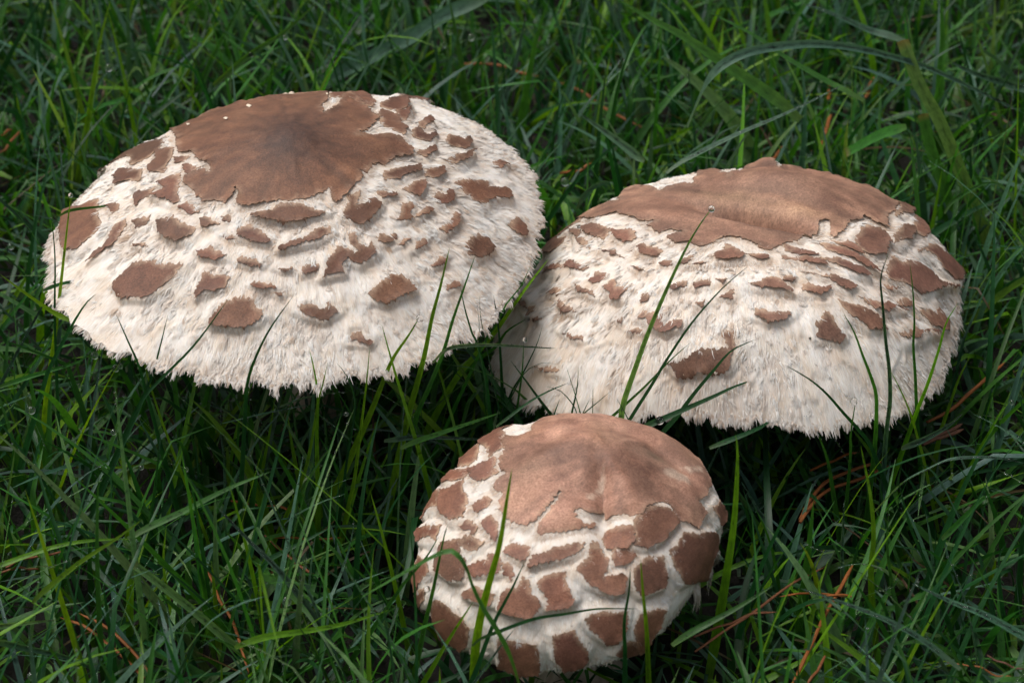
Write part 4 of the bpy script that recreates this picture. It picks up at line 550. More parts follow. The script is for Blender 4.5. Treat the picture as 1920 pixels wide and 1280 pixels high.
    # pale torn flesh under and around the scales
    m, nt, n, l, b = mat('torn_flesh')
    tc = N(n, 'ShaderNodeTexCoord'); n1 = N(n, 'ShaderNodeTexNoise', Scale=900.0, Detail=3.0); l.new(tc.outputs['Object'], n1.inputs['Vector'])
    r1 = ramp(n, [(0.3, (0.42, 0.30, 0.21)), (0.7, (0.70, 0.58, 0.46))]); l.new(n1.outputs[0], r1.inputs[0]); l.new(r1.outputs[0], b.inputs['Base Color'])
    b.inputs['Roughness'].default_value = 0.8
    M['flesh'] = m
    # grass
    m, nt, n, l, b = mat('grass_blade')
    t = tint_node(n); uv = N(n, 'ShaderNodeUVMap', uv_map='flow')
    mp = N(n, 'ShaderNodeMapping'); mp.inputs['Scale'].default_value = (9.0, 0.35, 1); l.new(uv.outputs[0], mp.inputs[0])
    n1 = N(n, 'ShaderNodeTexNoise', Scale=1.0, Detail=3.0); l.new(mp.outputs[0], n1.inputs['Vector'])
    n2 = N(n, 'ShaderNodeTexNoise', Scale=0.25, Detail=4.0, Roughness=0.6); l.new(uv.outputs[0], n2.inputs['Vector'])
    r1 = ramp(n, [(0.3, (0.68, 0.72, 0.68)), (0.7, (1.2, 1.18, 1.2))]); l.new(n1.outputs[0], r1.inputs[0])
    r2 = ramp(n, [(0.3, (0.7, 0.75, 0.75)), (0.7, (1.2, 1.15, 1.05))]); l.new(n2.outputs[0], r2.inputs[0])
    x1 = N(n, 'ShaderNodeMixRGB', blend_type='MULTIPLY', Fac=1.0); l.new(t.outputs[0], x1.inputs[1]); l.new(r1.outputs[0], x1.inputs[2])
    x2 = N(n, 'ShaderNodeMixRGB', blend_type='MULTIPLY', Fac=1.0); l.new(x1.outputs[0], x2.inputs[1]); l.new(r2.outputs[0], x2.inputs[2])
    l.new(x2.outputs[0], b.inputs['Base Color'])
    bp = N(n, 'ShaderNodeBump', Strength=0.4, Distance=0.0002); l.new(n1.outputs[0], bp.inputs['Height']); l.new(bp.outputs[0], b.inputs['Normal'])
    b.inputs['Roughness'].default_value = 0.42; b.inputs['Specular IOR Level'].default_value = 0.35
    tr = N(n, 'ShaderNodeBsdfTranslucent'); g = N(n, 'ShaderNodeMixRGB', blend_type='MULTIPLY', Fac=1.0); l.new(x2.outputs[0], g.inputs[1]); g.inputs[2].default_value = (1.25, 1.2, 0.35, 1)
    l.new(g.outputs[0], tr.inputs[0])
    mx = N(n, 'ShaderNodeMixShader'); mx.inputs[0].default_value = 0.42
    l.new(b.outputs[0], mx.inputs[1]); l.new(tr.outputs[0], mx.inputs[2]); l.new(mx.outputs[0], n['Material Output'].inputs[0])
    M['grass'] = m
    # dew
    m, nt, n, l, b = mat('dew_water')
    b.inputs['Base Color'].default_value = (1, 1, 1, 1); b.inputs['Roughness'].default_value = 0.0
    b.inputs['IOR'].default_value = 1.33; b.inputs['Transmission Weight'].default_value = 1.0
    M['dew'] = m
    # dead needles
    m, nt, n, l, b = mat('dead_needle')
    t = tint_node(n); uv = N(n, 'ShaderNodeUVMap', uv_map='flow')
    mp = N(n, 'ShaderNodeMapping'); mp.inputs['Scale'].default_value = (3.0, 0.5, 1); l.new(uv.outputs[0], mp.inputs[0])
    n1 = N(n, 'ShaderNodeTexNoise', Scale=1.0, Detail=5.0, Roughness=0.7); l.new(mp.outputs[0], n1.inputs['Vector'])
    r1 = ramp(n, [(0.36, (0.28, 0.22, 0.2)), (0.48, (0.85, 0.8, 0.8)), (0.72, (1.15, 1.1, 1.0))]); l.new(n1.outputs[0], r1.inputs[0])
    x1 = N(n, 'ShaderNodeMixRGB', blend_type='MULTIPLY', Fac=1.0); l.new(t.outputs[0], x1.inputs[1]); l.new(r1.outputs[0], x1.inputs[2])
    l.new(x1.outputs[0], b.inputs['Base Color']); b.inputs['Roughness'].default_value = 0.55; b.inputs['Specular IOR Level'].default_value = 0.2
    M['needle'] = m
    # soil
    m, nt, n, l, b = mat('soil')
    tc = N(n, 'ShaderNodeTexCoord')
    n1 = N(n, 'ShaderNodeTexNoise', Scale=120.0, Detail=8.0, Roughness=0.7); l.new(tc.outputs['Object'], n1.inputs['Vector'])
    r1 = ramp(n, [(0.35, (0.005, 0.004, 0.003)), (0.55, (0.012, 0.009, 0.006)), (0.75, (0.014, 0.018, 0.006))]); l.new(n1.outputs[0], r1.inputs[0])
    l.new(r1.outputs[0], b.inputs['Base Color']); b.inputs['Roughness'].default_value = 0.9
    bp = N(n, 'ShaderNodeBump', Strength=1.0, Distance=0.004); l.new(n1.outputs[0], bp.inputs['Height']); l.new(bp.outputs[0], b.inputs['Normal'])
    M['soil'] = m
    # stem / gills
    m, nt, n, l, b = mat('stem_flesh')
    tc = N(n, 'ShaderNodeTexCoord'); mp = N(n, 'ShaderNodeMapping'); mp.inputs['Scale'].default_value = (1, 1, 0.12); l.new(tc.outputs['Object'], mp.inputs[0])
    n1 = N(n, 'ShaderNodeTexNoise', Scale=500.0, Detail=4.0); l.new(mp.outputs[0], n1.inputs['Vector'])
    r1 = ramp(n, [(0.3, (0.42, 0.31, 0.22)), (0.7, (0.66, 0.56, 0.45))]); l.new(n1.outputs[0], r1.inputs[0]); l.new(r1.outputs[0], b.inputs['Base Color'])
    b.inputs['Roughness'].default_value = 0.7
    M['stem'] = m
    m, nt, n, l, b = mat('pale_flake'); b.inputs['Base Color'].default_value = (0.72, 0.62, 0.48, 1); b.inputs['Roughness'].default_value = 0.8
    M['flake'] = m
    return M
M = make_materials()
# ------------------------------------------------------------------ ground
def make_ground():
    n = 120
    a = np.sign(np.linspace(-1, 1, n)) * np.abs(np.linspace(-1, 1, n)) ** 4 * 40.0
    X, Y = np.meshgrid(a, a)
    Zg = -0.002 + 0.0025 * vnoise(X / 0.03, Y / 0.03, 3) * (np.abs(X) < 1.5) * (np.abs(Y) < 1.5)
    V = np.stack([X, Y, Zg], -1).reshape(-1, 3)
    i = np.arange(n * n).reshape(n, n)
    F = np.stack([i[:-1, :-1], i[:-1, 1:], i[1:, 1:], i[1:, :-1]], -1).reshape(-1, 4)
    o = add('ground', raw_mesh('ground', V, F, [M['soil']]))
    tag(o, 'dark damp soil under the lawn', None, None, 'structure')
make_ground()
# ------------------------------------------------------------------ mushrooms
CREAM = np.array([0.83, 0.815, 0.782]); TAN = np.array([0.58, 0.42, 0.295])
def unit_mm(c): return c['R'] * 1000 * (c['th'] if c['kind'] == 'ball' else 1.0)
def poly_sd(P, poly):
    """signed distance (negative inside) of points (n,2) to a polygon (m,2)"""
    A = poly; B = np.roll(poly, -1, 0)
    d2 = np.full(len(P), 1e9); ins = np.zeros(len(P), bool)
    for a, b in zip(A, B):
        e = b - a; w = P - a
        t = np.clip((w @ e) / max(e @ e, 1e-12), 0, 1)
        d2 = np.minimum(d2, ((w - t[:, None] * e) ** 2).sum(1))
        c1 = (a[1] <= P[:, 1]) != (b[1] <= P[:, 1])
        xi = a[0] + (P[:, 1] - a[1]) * (e[0] / (e[1] if abs(e[1]) > 1e-12 else 1e-12))
        ins ^= c1 & (P[:, 0] < xi)
    d = np.sqrt(d2)
    return np.where(ins, -d, d)
class Patch:
    def __init__(s, poly, um, disc=False, grow=1.0):
        s.p = np.array(poly, float); s.um = um; s.disc = disc
        m = s.p.mean(0); s.p = m + (s.p - m) * grow
        s.c = s.p.mean(0); r = np.linalg.norm(s.c)
        s.er = s.c / max(r, 1e-6)
        pr = (s.p - s.c) @ s.er; s.ext = max(np.abs(pr).max(), 1e-4)
        s.size = np.ptp(s.p, axis=0).max() * um
        s.h = (0.8 if disc else np.clip(0.6 + 0.075 * s.size, 0.7, 1.8))
        s.lo = s.p.min(0); s.hi = s.p.max(0)
    def near(s, P, mm):
        g = mm / s.um
        return np.where((P[:, 0] > s.lo[0] - g) & (P[:, 0] < s.hi[0] + g) & (P[:, 1] > s.lo[1] - g) & (P[:, 1] < s.hi[1] + g))[0]
    def t(s, P):
        if s.disc: return np.zeros(len(P))
        return np.clip((P - s.c) @ s.er / s.ext, -1.4, 1.4)
def relief(patches, P, below=None):
    """height in mm of the felt over the smooth dome, and distance to the nearest patch (mm, negative inside)"""
    H = np.zeros(len(P)); D = np.full(len(P), 50.0)
    for q in patches:
        i = q.near(P, 6.0)
        if not len(i): continue
        sd = poly_sd(P[i], q.p) * q.um
        t = q.t(P[i])
        marg = np.where(t > 0, 4.4 - 3.0 * np.clip(t, 0, 1), 4.8) if not q.disc else 2.6
        h = q.h * (0.85 + 0.15 * np.clip(t, -1, 1)) * sstep(1 - np.maximum(sd, 0) / marg)
        H[i] = np.maximum(H[i], h); D[i] = np.minimum(D[i], sd)
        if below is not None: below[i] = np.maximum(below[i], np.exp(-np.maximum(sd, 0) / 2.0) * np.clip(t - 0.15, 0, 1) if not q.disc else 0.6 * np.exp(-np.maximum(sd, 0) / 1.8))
    return H, D
def surf(c, P, lift_mm):
    p, n = cap_local(c, P[:, 0], P[:, 1])
    return p + c['off'] + n * (np.asarray(lift_mm) / 1000.0)[:, None], n
def fibre_noise(c, P, um):
    s = np.hypot(P[:, 0], P[:, 1]); f = np.arctan2(P[:, 1], P[:, 0]) / (2 * math.pi) + 0.5
    arc = s * um
    k1 = 300; k2 = 110
    wob = 0.6 * vnoise(f * 40, arc / 9, 5, 40)
    a = vnoise(f * k1 + wob, arc / 5.0, 1, k1); b = vnoise(f * k2 + wob, arc / 4.2, 2, k2); d = vnoise(f * 26, arc / 8.0, 4, 26)
    tuft = np.zeros_like(s); tipm = np.zeros_like(s)
    for kk, per, sd in ((64, 6.5, 51), (90, 5.0, 61), (40, 8.5, 71)):
        x = f * kk + 0.9 * vnoise(f * 24, arc / 7, sd + 1, 24) + 0.35 * vnoise(f * 90, arc / 3, sd + 3, 90); ci = np.floor(x); fx = x - ci
        ph = arc / per + 7.3 * _hash(np.mod(ci, kk), np.zeros_like(ci), sd)
        row = np.floor(ph); saw = ph - row
        amp = np.clip(_hash(np.mod(ci, kk), row, sd + 2) * 1.8 - 0.6, 0, 1)
        win = np.clip((1.12 - 0.85 * saw ** 1.4 - np.abs(2 * fx - 1)) / 0.45, 0, 1) * np.clip((1 - saw) / 0.15, 0, 1)
        h = amp * win * saw ** 1.3
        tipm = np.maximum(tipm, h * saw ** 3); tuft = np.maximum(tuft, h)
    return a, b, d, s, tuft, tipm
def stretch(c, P):
    """mm of surface per unit of s, in the radial direction"""
    s = np.maximum(np.hypot(P[:, 0], P[:, 1]), 1e-3)[:, None]; e = P / s * 0.004
    a = cap_base(c, P[:, 0] - e[:, 0], P[:, 1] - e[:, 1]); b = cap_base(c, P[:, 0] + e[:, 0], P[:, 1] + e[:, 1])
    return np.linalg.norm(b - a, axis=1) / 0.008 * 1000
def grow_fibres(name, parent, c, roots, dirs, lens, widths, lifts, cols, seg=3, hfun=None):
    """flat tapering fibres that lie on the felt; roots/dirs in (u,v), lengths mm"""
    um = unit_mm(c); n = len(roots); lens = lens * um / np.maximum(stretch(c, roots), um * 0.6)
    ts = np.linspace(0, 1, seg + 1)
    perp = np.stack([-dirs[:, 1], dirs[:, 0]], 1)
    bend = rng.normal(0, 0.25, n)
    Vs = []; Cs = []
    for j, t in enumerate(ts):
        ctr = roots + dirs * (lens * t / um)[:, None] + perp * (bend * lens * t * t / um)[:, None]
        H, D = hfun(ctr)
        hh = H + lifts[:, 0] + (lifts[:, 1] - lifts[:, 0]) * t + lifts[:, 2] * np.sin(math.pi * t)
        w = widths * (1 - 0.85 * t ** 1.4) / um / 2
        for sg in (-1, 1):
            p, _ = surf(c, ctr + perp * (sg * w)[:, None], hh)
            Vs.append(p)
        Cs.append(cols * (1.0 - 0.0 * t)); Cs.append(cols)
    V = np.stack(Vs, 1).reshape(-1, 3); C = np.stack(Cs, 1).reshape(-1, 3)
    b = (np.arange(n) * 2 * (seg + 1))[:, None]
    F = np.concatenate([b + np.array([[2 * j, 2 * j + 1, 2 * j + 3, 2 * j + 2]]) for j in range(seg)], 0)
    o = add(name, raw_mesh(name, V, F, [M['fibre']], C), parent)
    o['kind'] = 'stuff'
    return o
def jag(poly, um, step, amp, seed):
    """polygon with its sides broken into small ragged teeth"""
    r = np.random.default_rng(seed); out = []
    m = len(poly)
    for i in range(m):
        a, b = poly[i], poly[(i + 1) % m]
        e = b - a; L = np.linalg.norm(e) * um
        k = max(1, int(L / step))
        nrm = np.array([e[1], -e[0]]) / max(np.linalg.norm(e), 1e-9)
        bow = r.normal(0, 0.06) * L
        for j in range(k):
            t = j / k
            off = (bow * 4 * t * (1 - t) + (r.normal(0, amp) if j else r.normal(0, amp * 0.4))) / um
            out.append(a + e * t + nrm * off)
    return np.array(out)
def plate(name, parent, c, q, patches, base_col, seed, lift, thick=0.2, spacing=1.3, mats=None, jag_amp=0.27, colfun=None, wave=0.25, raise_mm=0.1, wrinkle=None):
    """one brown scale: ragged outline, own thickness, its outer edge lifted off the felt"""
    um = q.um; r = np.random.default_rng(seed)
    ol = jag(q.p, um, 0.45, jag_amp, seed)
    lo, hi = ol.min(0), ol.max(0)
    g = spacing / um
    xs = np.arange(lo[0], hi[0], g); ys = np.arange(lo[1], hi[1], g)
    if len(xs) and len(ys):
        G = np.stack(np.meshgrid(xs, ys), -1).reshape(-1, 2) + r.uniform(-0.25, 0.25, (len(xs) * len(ys), 2)) * g
        G = G[poly_sd(G, ol) * um < -0.45]
    else: G = np.zeros((0, 2))
    pts = np.vstack([ol, G]); m = len(ol)
    res = delaunay_2d_cdt([Vector(p) for p in pts], [(i, (i + 1) % m) for i in range(m)], [list(range(m))], 1, 1e-6)
    P = np.array([[v[0], v[1]] for v in res[0]]); F = [f for f in res[2] if len(f) == 3]
    if not F: return None
    F = np.array(F)
    ar = (P[F[:, 1], 0] - P[F[:, 0], 0]) * (P[F[:, 2], 1] - P[F[:, 0], 1]) - (P[F[:, 2], 0] - P[F[:, 0], 0]) * (P[F[:, 1], 1] - P[F[:, 0], 1])
    F[ar < 0] = F[ar < 0][:, ::-1]
    H, _ = relief(patches, P)
    sd = poly_sd(P, ol) * um; t = q.t(P)
    edge = np.exp(sd / 0.9)
    if q.disc:
        lf = lift * edge * (0.5 + 0.5 * vnoise(P[:, 0] * um / 5, P[:, 1] * um / 5, seed)) + 0.25 * vnoise(P[:, 0] * um / 6, P[:, 1] * um / 6, seed + 1) + 0.10 * vnoise(P[:, 0] * um / 1.6, P[:, 1] * um / 1.6, seed + 2)
        if wrinkle is not None: lf = lf + wrinkle(P) * (1 - edge)
    else:
        lf = lift * edge * np.clip(t + 0.4, 0, 1)
        lf = lf + wave * vnoise(P[:, 0] * um / 1.8, P[:, 1] * um / 1.8, seed) * (0.4 + edge)
    top, _ = surf(c, P, H + raise_mm + np.maximum(lf, -0.05) + thick * 0.7)
    bot, _ = surf(c, P, H + raise_mm + np.maximum(lf, -0.05) - thick * 0.3)
    nv = len(P)
    ec = {}
    for a, b2, d in F:
        for e in ((a, b2), (b2, d), (d, a)): ec[e] = 1
    be = np.array([e for e in ec if (e[1], e[0]) not in ec])
    # sides of the plate as two triangles
    side = np.concatenate([np.stack([be[:, 1], be[:, 0], be[:, 0] + nv], 1), np.stack([be[:, 1], be[:, 0] + nv, be[:, 1] + nv], 1)]) + 2 * nv
    FF = np.concatenate([F, F[:, ::-1] + nv, side])
    mi = np.concatenate([np.zeros(len(F)), np.ones(len(F)), np.zeros(len(side))])
    rim = np.clip(1 + sd / 0.8, 0, 1)
    cols = np.tile(base_col, (nv, 1)) * (1 + 0.10 * vnoise(P[:, 0] * um / 3, P[:, 1] * um / 3, seed + 7))[:, None]
    cols = cols * (1 - 0.18 * rim[:, None])
    if not q.disc:                                   # felt grows over the inner edge of a scale
        k = np.clip(1.0 + sd / 0.9 + 0.6 * vnoise(P[:, 0] * um / 0.6, P[:, 1] * um / 0.6, seed + 9), 0, 1) * np.clip(0.35 - t * 1.4, 0.12, 1)
        cols = cols * (1 - 0.7 * k[:, None]) + TAN * 0.9 * 0.7 * k[:, None]
    else:
        k = np.clip(0.9 + sd / 1.3 + 0.9 * vnoise(P[:, 0] * um / 1.1, P[:, 1] * um / 1.1, seed + 9), 0, 1) * 0.38
        cols = cols * (1 - k[:, None]) + TAN * 0.8 * k[:, None]
    if colfun is not None: cols = colfun(P, cols)
    cols = np.vstack([cols, cols, cols * 0.9, cols * 0.9])
    uv = np.vstack([P, P, P, P]) * um + seed * 3.1
    me = raw_mesh(name, np.vstack([top, bot, top, bot]), FF, mats or [M['skin'], M['flesh']], cols, uv, mi)
    o = add(name, me, parent)
    # ragged outer edge, for the fibres hanging out underneath it
    od = ol - q.c if not q.disc else ol
    mid = (ol + np.roll(ol, -1, 0)) / 2
    e = np.roll(ol, -1, 0) - ol; nr = np.stack([e[:, 1], -e[:, 0]], 1)
    if ((np.roll(ol[:, 0], -1) - ol[:, 0]) * (np.roll(ol[:, 1], -1) + ol[:, 1])).sum() > 0: nr = -nr
    nr /= np.maximum(np.linalg.norm(nr, axis=1, keepdims=True), 1e-9)
    rad = mid / np.maximum(np.linalg.norm(mid, axis=1, keepdims=True), 1e-6)
    k = (nr * rad).sum(1) > 0.15
    return o, mid[k], rad[k]
def make_mushroom(key, label, foot, brown, disc_col, seed, nf, colfun_disc=None, shag=1.0, lift=1.0, fringe_len=3.0, tan_amt=0.35):
    c = CAPS[key]; um = unit_mm(c); C = np.array(c['C'])
    root = bpy.data.objects.new('parasol_mushroom', None); root.empty_display_size = 0.02
    link(root); root.location = (foot[0], foot[1], 0.0)
    tag(root, label, 'mushroom', 'parasol mushrooms in the lawn')
    off = C - np.array([foot[0], foot[1], 0.0])
    c = dict(c); c['off'] = off
    disc = Patch(DISC[key], um, True)
    pats = [Patch(p, um, False, {'L': 1.14, 'R': 1.13, 'F': 1.10}[key]) for p in SCALES[key]] + [disc]
    # ---- felt-covered cap
    nphi, ns = 780, 150
    rim_s = {'L': 0.986, 'R': 0.980, 'F': 1.0}[key]
    sg = np.linspace(0, 1, ns + 1)[1:] ** 0.85 * rim_s
    ph = np.linspace(-math.pi, math.pi, nphi, endpoint=False)
    S, Fh = np.meshgrid(sg, ph, indexing='ij')
    # ragged rim
    arcs = (ph / (2 * math.pi) + 0.5)
    rag = 0.9 * vnoise(arcs * 150, arcs * 0, 21 + seed, 150) + 0.7 * vnoise(arcs * 60, arcs * 0, 22 + seed, 60) + 0.8 * vnoise(arcs * 17, arcs * 0, 23 + seed, 17)
    rag = 1.2 * rag + 1.3 * np.maximum(vnoise(arcs * 210, arcs * 0, 27 + seed, 210), 0)
    um_r = stretch(c, np.stack([rim_s * np.cos(ph), rim_s * np.sin(ph)], 1))
    S2 = S + ((S / rim_s) ** 6) * (rag / um_r)[None, :]
    P = np.stack([S2 * np.cos(Fh), S2 * np.sin(Fh)], -1).reshape(-1, 2)
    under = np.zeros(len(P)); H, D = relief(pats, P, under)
    a, b, d, s, tuft, tipm = fibre_noise(c, P, um)
    outm = sstep((D + 0.2) / 1.6)
    grow = 0.35 + 0.65 * sstep((s - 0.25) / 0.7)
    H = H + outm * shag * grow * (0.16 * a + 0.22 * b + 0.45 * d + 0.75 * tuft)
    v, _ = surf(c, P, H)
    v0, _ = surf(c, np.zeros((1, 2)), relief(pats, np.zeros((1, 2)))[0])
    tanw = np.clip(0.10 + tan_amt * (0.5 * np.maximum(-b, 0) + 0.5 * np.maximum(-d, 0)) + 0.12 * np.exp(-np.maximum(D, 0) / 1.2) + 0.62 * under * (0.75 + 0.4 * a) + 0.12 * sstep((s - 0.8) / 0.2) + 0.55 * tipm * grow, 0, 0.85)  # tan fibres below scales; relief valleys tinted tan as painted shading
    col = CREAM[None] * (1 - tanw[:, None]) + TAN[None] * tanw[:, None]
    # turned-under lip
    lipS = S2[-1]; lip = []
    for dz, ds in ((0.0, 0.0), (-0.5, 0.15), (-1.3, -0.8), (-1.6, -3.0)):
        q = np.stack([(lipS + ds / um_r) * np.cos(ph), (lipS + ds / um_r) * np.sin(ph)], -1)
        pp, _ = surf(c, q, np.full(nphi, dz) + H[-nphi:]); lip.append(pp)
    V = np.vstack([v, np.vstack(lip), v0])
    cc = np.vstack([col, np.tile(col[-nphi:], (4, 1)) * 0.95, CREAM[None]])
    nr = ns + 4
    idx = np.arange(nr * nphi).reshape(nr, nphi); nx = np.roll(idx, -1, 1)
    Fq = np.stack([idx[:-1], idx[1:], nx[1:], nx[:-1]], -1)
    Fq = np.delete(Fq, ns - 1, axis=0).reshape(-1, 4)          # lip is a fold of its own
    uvs = np.vstack([np.stack([np.arctan2(P[:, 1], P[:, 0]) * um * 0.8, s * um], 1), np.zeros((4 * nphi + 1, 2))])
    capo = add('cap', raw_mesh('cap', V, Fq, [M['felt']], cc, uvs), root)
    # ---- brown disc and scales
    H2 = lambda X: relief(pats, X)
    froots, fdirs = [], []
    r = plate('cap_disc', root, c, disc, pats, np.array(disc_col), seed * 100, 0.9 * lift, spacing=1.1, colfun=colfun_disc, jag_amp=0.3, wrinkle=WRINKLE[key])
    froots.append(r[1]); fdirs.append(r[2])
    rr = np.random.default_rng(seed)
    for i, q in enumerate(pats[:-1]):
        bc = np.array(brown) * rr.uniform(0.72, 1.3) * (1 + rr.normal(0, 0.03, 3))
        r = plate('scale', root, c, q, pats, bc, seed * 100 + i + 1, lift * rr.uniform(0.3, 1.2) * np.clip(0.3 + 0.05 * q.size, 0.35, 0.9), spacing=1.5)
        if r: froots.append(r[1]); fdirs.append(r[2])
    # fibres hanging out under the outer edges of scales and disc
    fr = np.vstack(froots); fd = np.vstack(fdirs)
    rep = 9
    fr = np.repeat(fr, rep, 0); fd = np.repeat(fd, rep, 0); n = len(fr)
    fr = fr + rng.normal(0, 0.25, (n, 2)) / um - fd * (rng.uniform(0.05, 0.6, n) / um)[:, None]
    an = rng.normal(0, 0.45, n); ca, sa = np.cos(an), np.sin(an)
    fd = np.stack([fd[:, 0] * ca - fd[:, 1] * sa, fd[:, 0] * sa + fd[:, 1] * ca], 1)
    w = rng.beta(2.0, 1.6, n)[:, None]
    grow_fibres('scale_fibres', root, c, fr, fd, rng.uniform(1.2, 3.0, n), rng.uniform(0.14, 0.34, n),
                np.stack([rng.uniform(-0.5, -0.15, n), rng.uniform(-0.05, 0.35, n), rng.uniform(0, 0.12, n)], 1), CREAM * (1 - w) + TAN * w, seg=2, hfun=H2)
    # ---- combed fibres over the whole cap
    s_ = np.sqrt(rng.uniform(0.03, (rim_s - 0.018) ** 2, nf)); f_ = rng.uniform(-math.pi, math.pi, nf)
    P = np.stack([s_ * np.cos(f_), s_ * np.sin(f_)], 1)
    Hh, D = relief(pats, P); keep = D > 0.3
    P = P[keep]; n = len(P)
    s_ = np.hypot(P[:, 0], P[:, 1]); f_ = np.arctan2(P[:, 1], P[:, 0])
    clump = vnoise((f_ / 6.2832 + .5) * 46, s_ * um / 7, 31 + seed, 46)
    an = 0.7 * clump + rng.normal(0, 0.3, n)
    fd = np.stack([np.cos(f_ + an), np.sin(f_ + an)], 1)
    big = rng.random(n) < (0.05 + 0.22 * sstep((s_ - 0.55) / 0.4))
    L = np.where(big, rng.uniform(2.2, 4.2, n), rng.uniform(1.2, 3.0, n)) * (0.6 + 0.4 * s_)
    wd = np.where(big, rng.uniform(0.3, 0.7, n), rng.uniform(0.12, 0.3, n))
    tip = np.where(big, rng.uniform(0.0, 0.5, n), rng.uniform(-0.15, 0.15, n)) * shag
    under_f = np.zeros(n); relief(pats, P, under_f)
    w = np.clip(0.45 * rng.beta(1.1, 3.0, n) + 0.12 * np.maximum(-clump, 0) + 0.08 * big + 0.5 * under_f, 0, 0.85)[:, None]
    grow_fibres('cap_fibres', root, c, P, fd, L, wd, np.stack([np.full(n, -0.15), tip, rng.uniform(0.05, 0.35, n) * shag], 1), CREAM * 1.03 * (1 - w) + TAN * w, hfun=H2)
    # ---- matted tufts: strands that run together into one point
    ntf = int(nf / 13); per = 11
    s_ = np.sqrt(rng.uniform(0.10, (rim_s - 0.03) ** 2, ntf)); f_ = rng.uniform(-math.pi, math.pi, ntf)
    T = np.stack([s_ * np.cos(f_), s_ * np.sin(f_)], 1); _, D = relief(pats, T); T = T[D > 0.8]; ntf = len(T)
    s_ = np.hypot(T[:, 0], T[:, 1]); f_ = np.arctan2(T[:, 1], T[:, 0]) + rng.normal(0, 0.3, ntf)
    er = np.stack([np.cos(f_), np.sin(f_)], 1); ep = np.stack([-er[:, 1], er[:, 0]], 1)
    LT = rng.uniform(1.6, 4.2, ntf) * (0.45 + 0.55 * s_); wt = np.clip(0.75 * rng.beta(1.1, 2.4, ntf), 0, 0.9)
    n = ntf * per; R_p = lambda a: np.repeat(a, per, 0)
    lat = rng.normal(0, 0.55, n); rad = rng.uniform(-0.9, 0.6, n)
    under_t = np.zeros(ntf); relief(pats, T, under_t); wt = np.clip(wt + 0.5 * under_t, 0, 0.9)
    P = R_p(T) + R_p(ep) * (lat / um)[:, None] + R_p(er) * (rad / um)[:, None]
    tip = R_p(T) + R_p(er) * (R_p(LT) / um)[:, None] + rng.normal(0, 0.12, (n, 2)) / um
    dv = tip - P; L = np.linalg.norm(dv, axis=1) * um; fd = dv / np.linalg.norm(dv, axis=1, keepdims=True)
    w = np.clip(R_p(wt) + rng.normal(0, 0.12, n), 0, 1)[:, None]
    grow_fibres('cap_tufts', root, c, P, fd, L, rng.uniform(0.15, 0.45, n), np.stack([np.full(n, -0.1), R_p(rng.uniform(0.1, 0.65, ntf)) * shag, rng.uniform(0.1, 0.35, n) * shag], 1), CREAM * (1 - w) + TAN * w, hfun=H2)
    # ---- shaggy fringe: pointed tufts along the rim
    nt = int(2 * math.pi * c['R'] * 1000 / 1.7); per = 24
    f0 = (np.arange(nt) + rng.uniform(-0.4, 0.4, nt)) / nt * 2 * math.pi
    FL = fringe_len * rng.uniform(0.1, 1.2, nt) ** 1.3
    f0r = np.repeat(f0, per); fl = np.repeat(FL, per); n = nt * per
    spread = rng.normal(0, 0.75, n) / um
    fa = f0r + spread; k = np.interp(((fa + math.pi) % (2 * math.pi)) - math.pi, ph, rag, period=2 * math.pi)
    um_f = np.interp(((fa + math.pi) % (2 * math.pi)) - math.pi, ph, um_r, period=2 * math.pi)
    rs = rim_s + k / um_f - rng.uniform(0.2, 2.2, n) / um_f
    P = np.stack([rs * np.cos(fa), rs * np.sin(fa)], 1)
    conv = -np.arctan(spread * um * 0.85 / (fl + 0.8)) + rng.normal(0, 0.10, n) + np.repeat(rng.normal(0, 0.25, nt), per)
    fd = np.stack([np.cos(fa + conv), np.sin(fa + conv)], 1)
    w = np.clip(rng.beta(1.2, 2.6, n) + 0.1, 0, 0.8)[:, None]
    zero = lambda X: (np.zeros(len(X)), np.full(len(X), 50.0))
    grow_fibres('rim_fringe', root, c, P, fd, fl * rng.uniform(0.5, 1.1, n) + 0.8, rng.uniform(0.3, 0.8, n),
                np.stack([rng.uniform(-0.3, 0.5, n), rng.uniform(-0.7, 0.5, n), rng.uniform(0, 0.3, n)], 1), CREAM * (1 - w) + TAN * w, hfun=zero)
    # ---- gills: radial ribs under the cap
    ng = 360
    gv = []
    for fr_ in np.linspace(0.12, 0.955, 7):
        f_ = np.arange(ng) / ng * 2 * math.pi
        q = np.stack([fr_ * np.cos(f_), fr_ * np.sin(f_)], 1)
        ridge = np.where(np.arange(ng) % 2 == 0, 0.0, 1.0) * 2.2
        pe, _ = surf(c, np.stack([0.965 * np.cos(f_), 0.965 * np.sin(f_)], 1), np.full(ng, -2.5))
        pt, _ = surf(c, q, np.full(ng, -4.0))
        drop = 0.35 * (pt[:, 2] - pe[:, 2].mean()) * (1 - fr_)
        pt[:, 2] -= np.maximum(drop, 0) + (ridge * (1 - abs(2 * fr_ - 1) * 0.8)) / 1000 + 0.010 * (1 - fr_)
        gv.append(pt)
    gv.append(pe); gv = np.vstack(gv)
    idx = np.arange(8 * ng).reshape(8, ng); nx = np.roll(idx, -1, 1)
    Fq = np.stack([idx[:-1], nx[:-1], nx[1:], idx[1:]], -1).reshape(-1, 4)
    add('gills', raw_mesh('gills', gv, Fq, [M['stem']], smooth=False), root)
    # ---- stem, bulbous at the foot
    top, _ = surf(c, np.zeros((1, 2)), np.array([-7.0])); top = top[0]
    rad0 = 0.006 if key != 'F' else 0.0085
    sv = []; m = 28
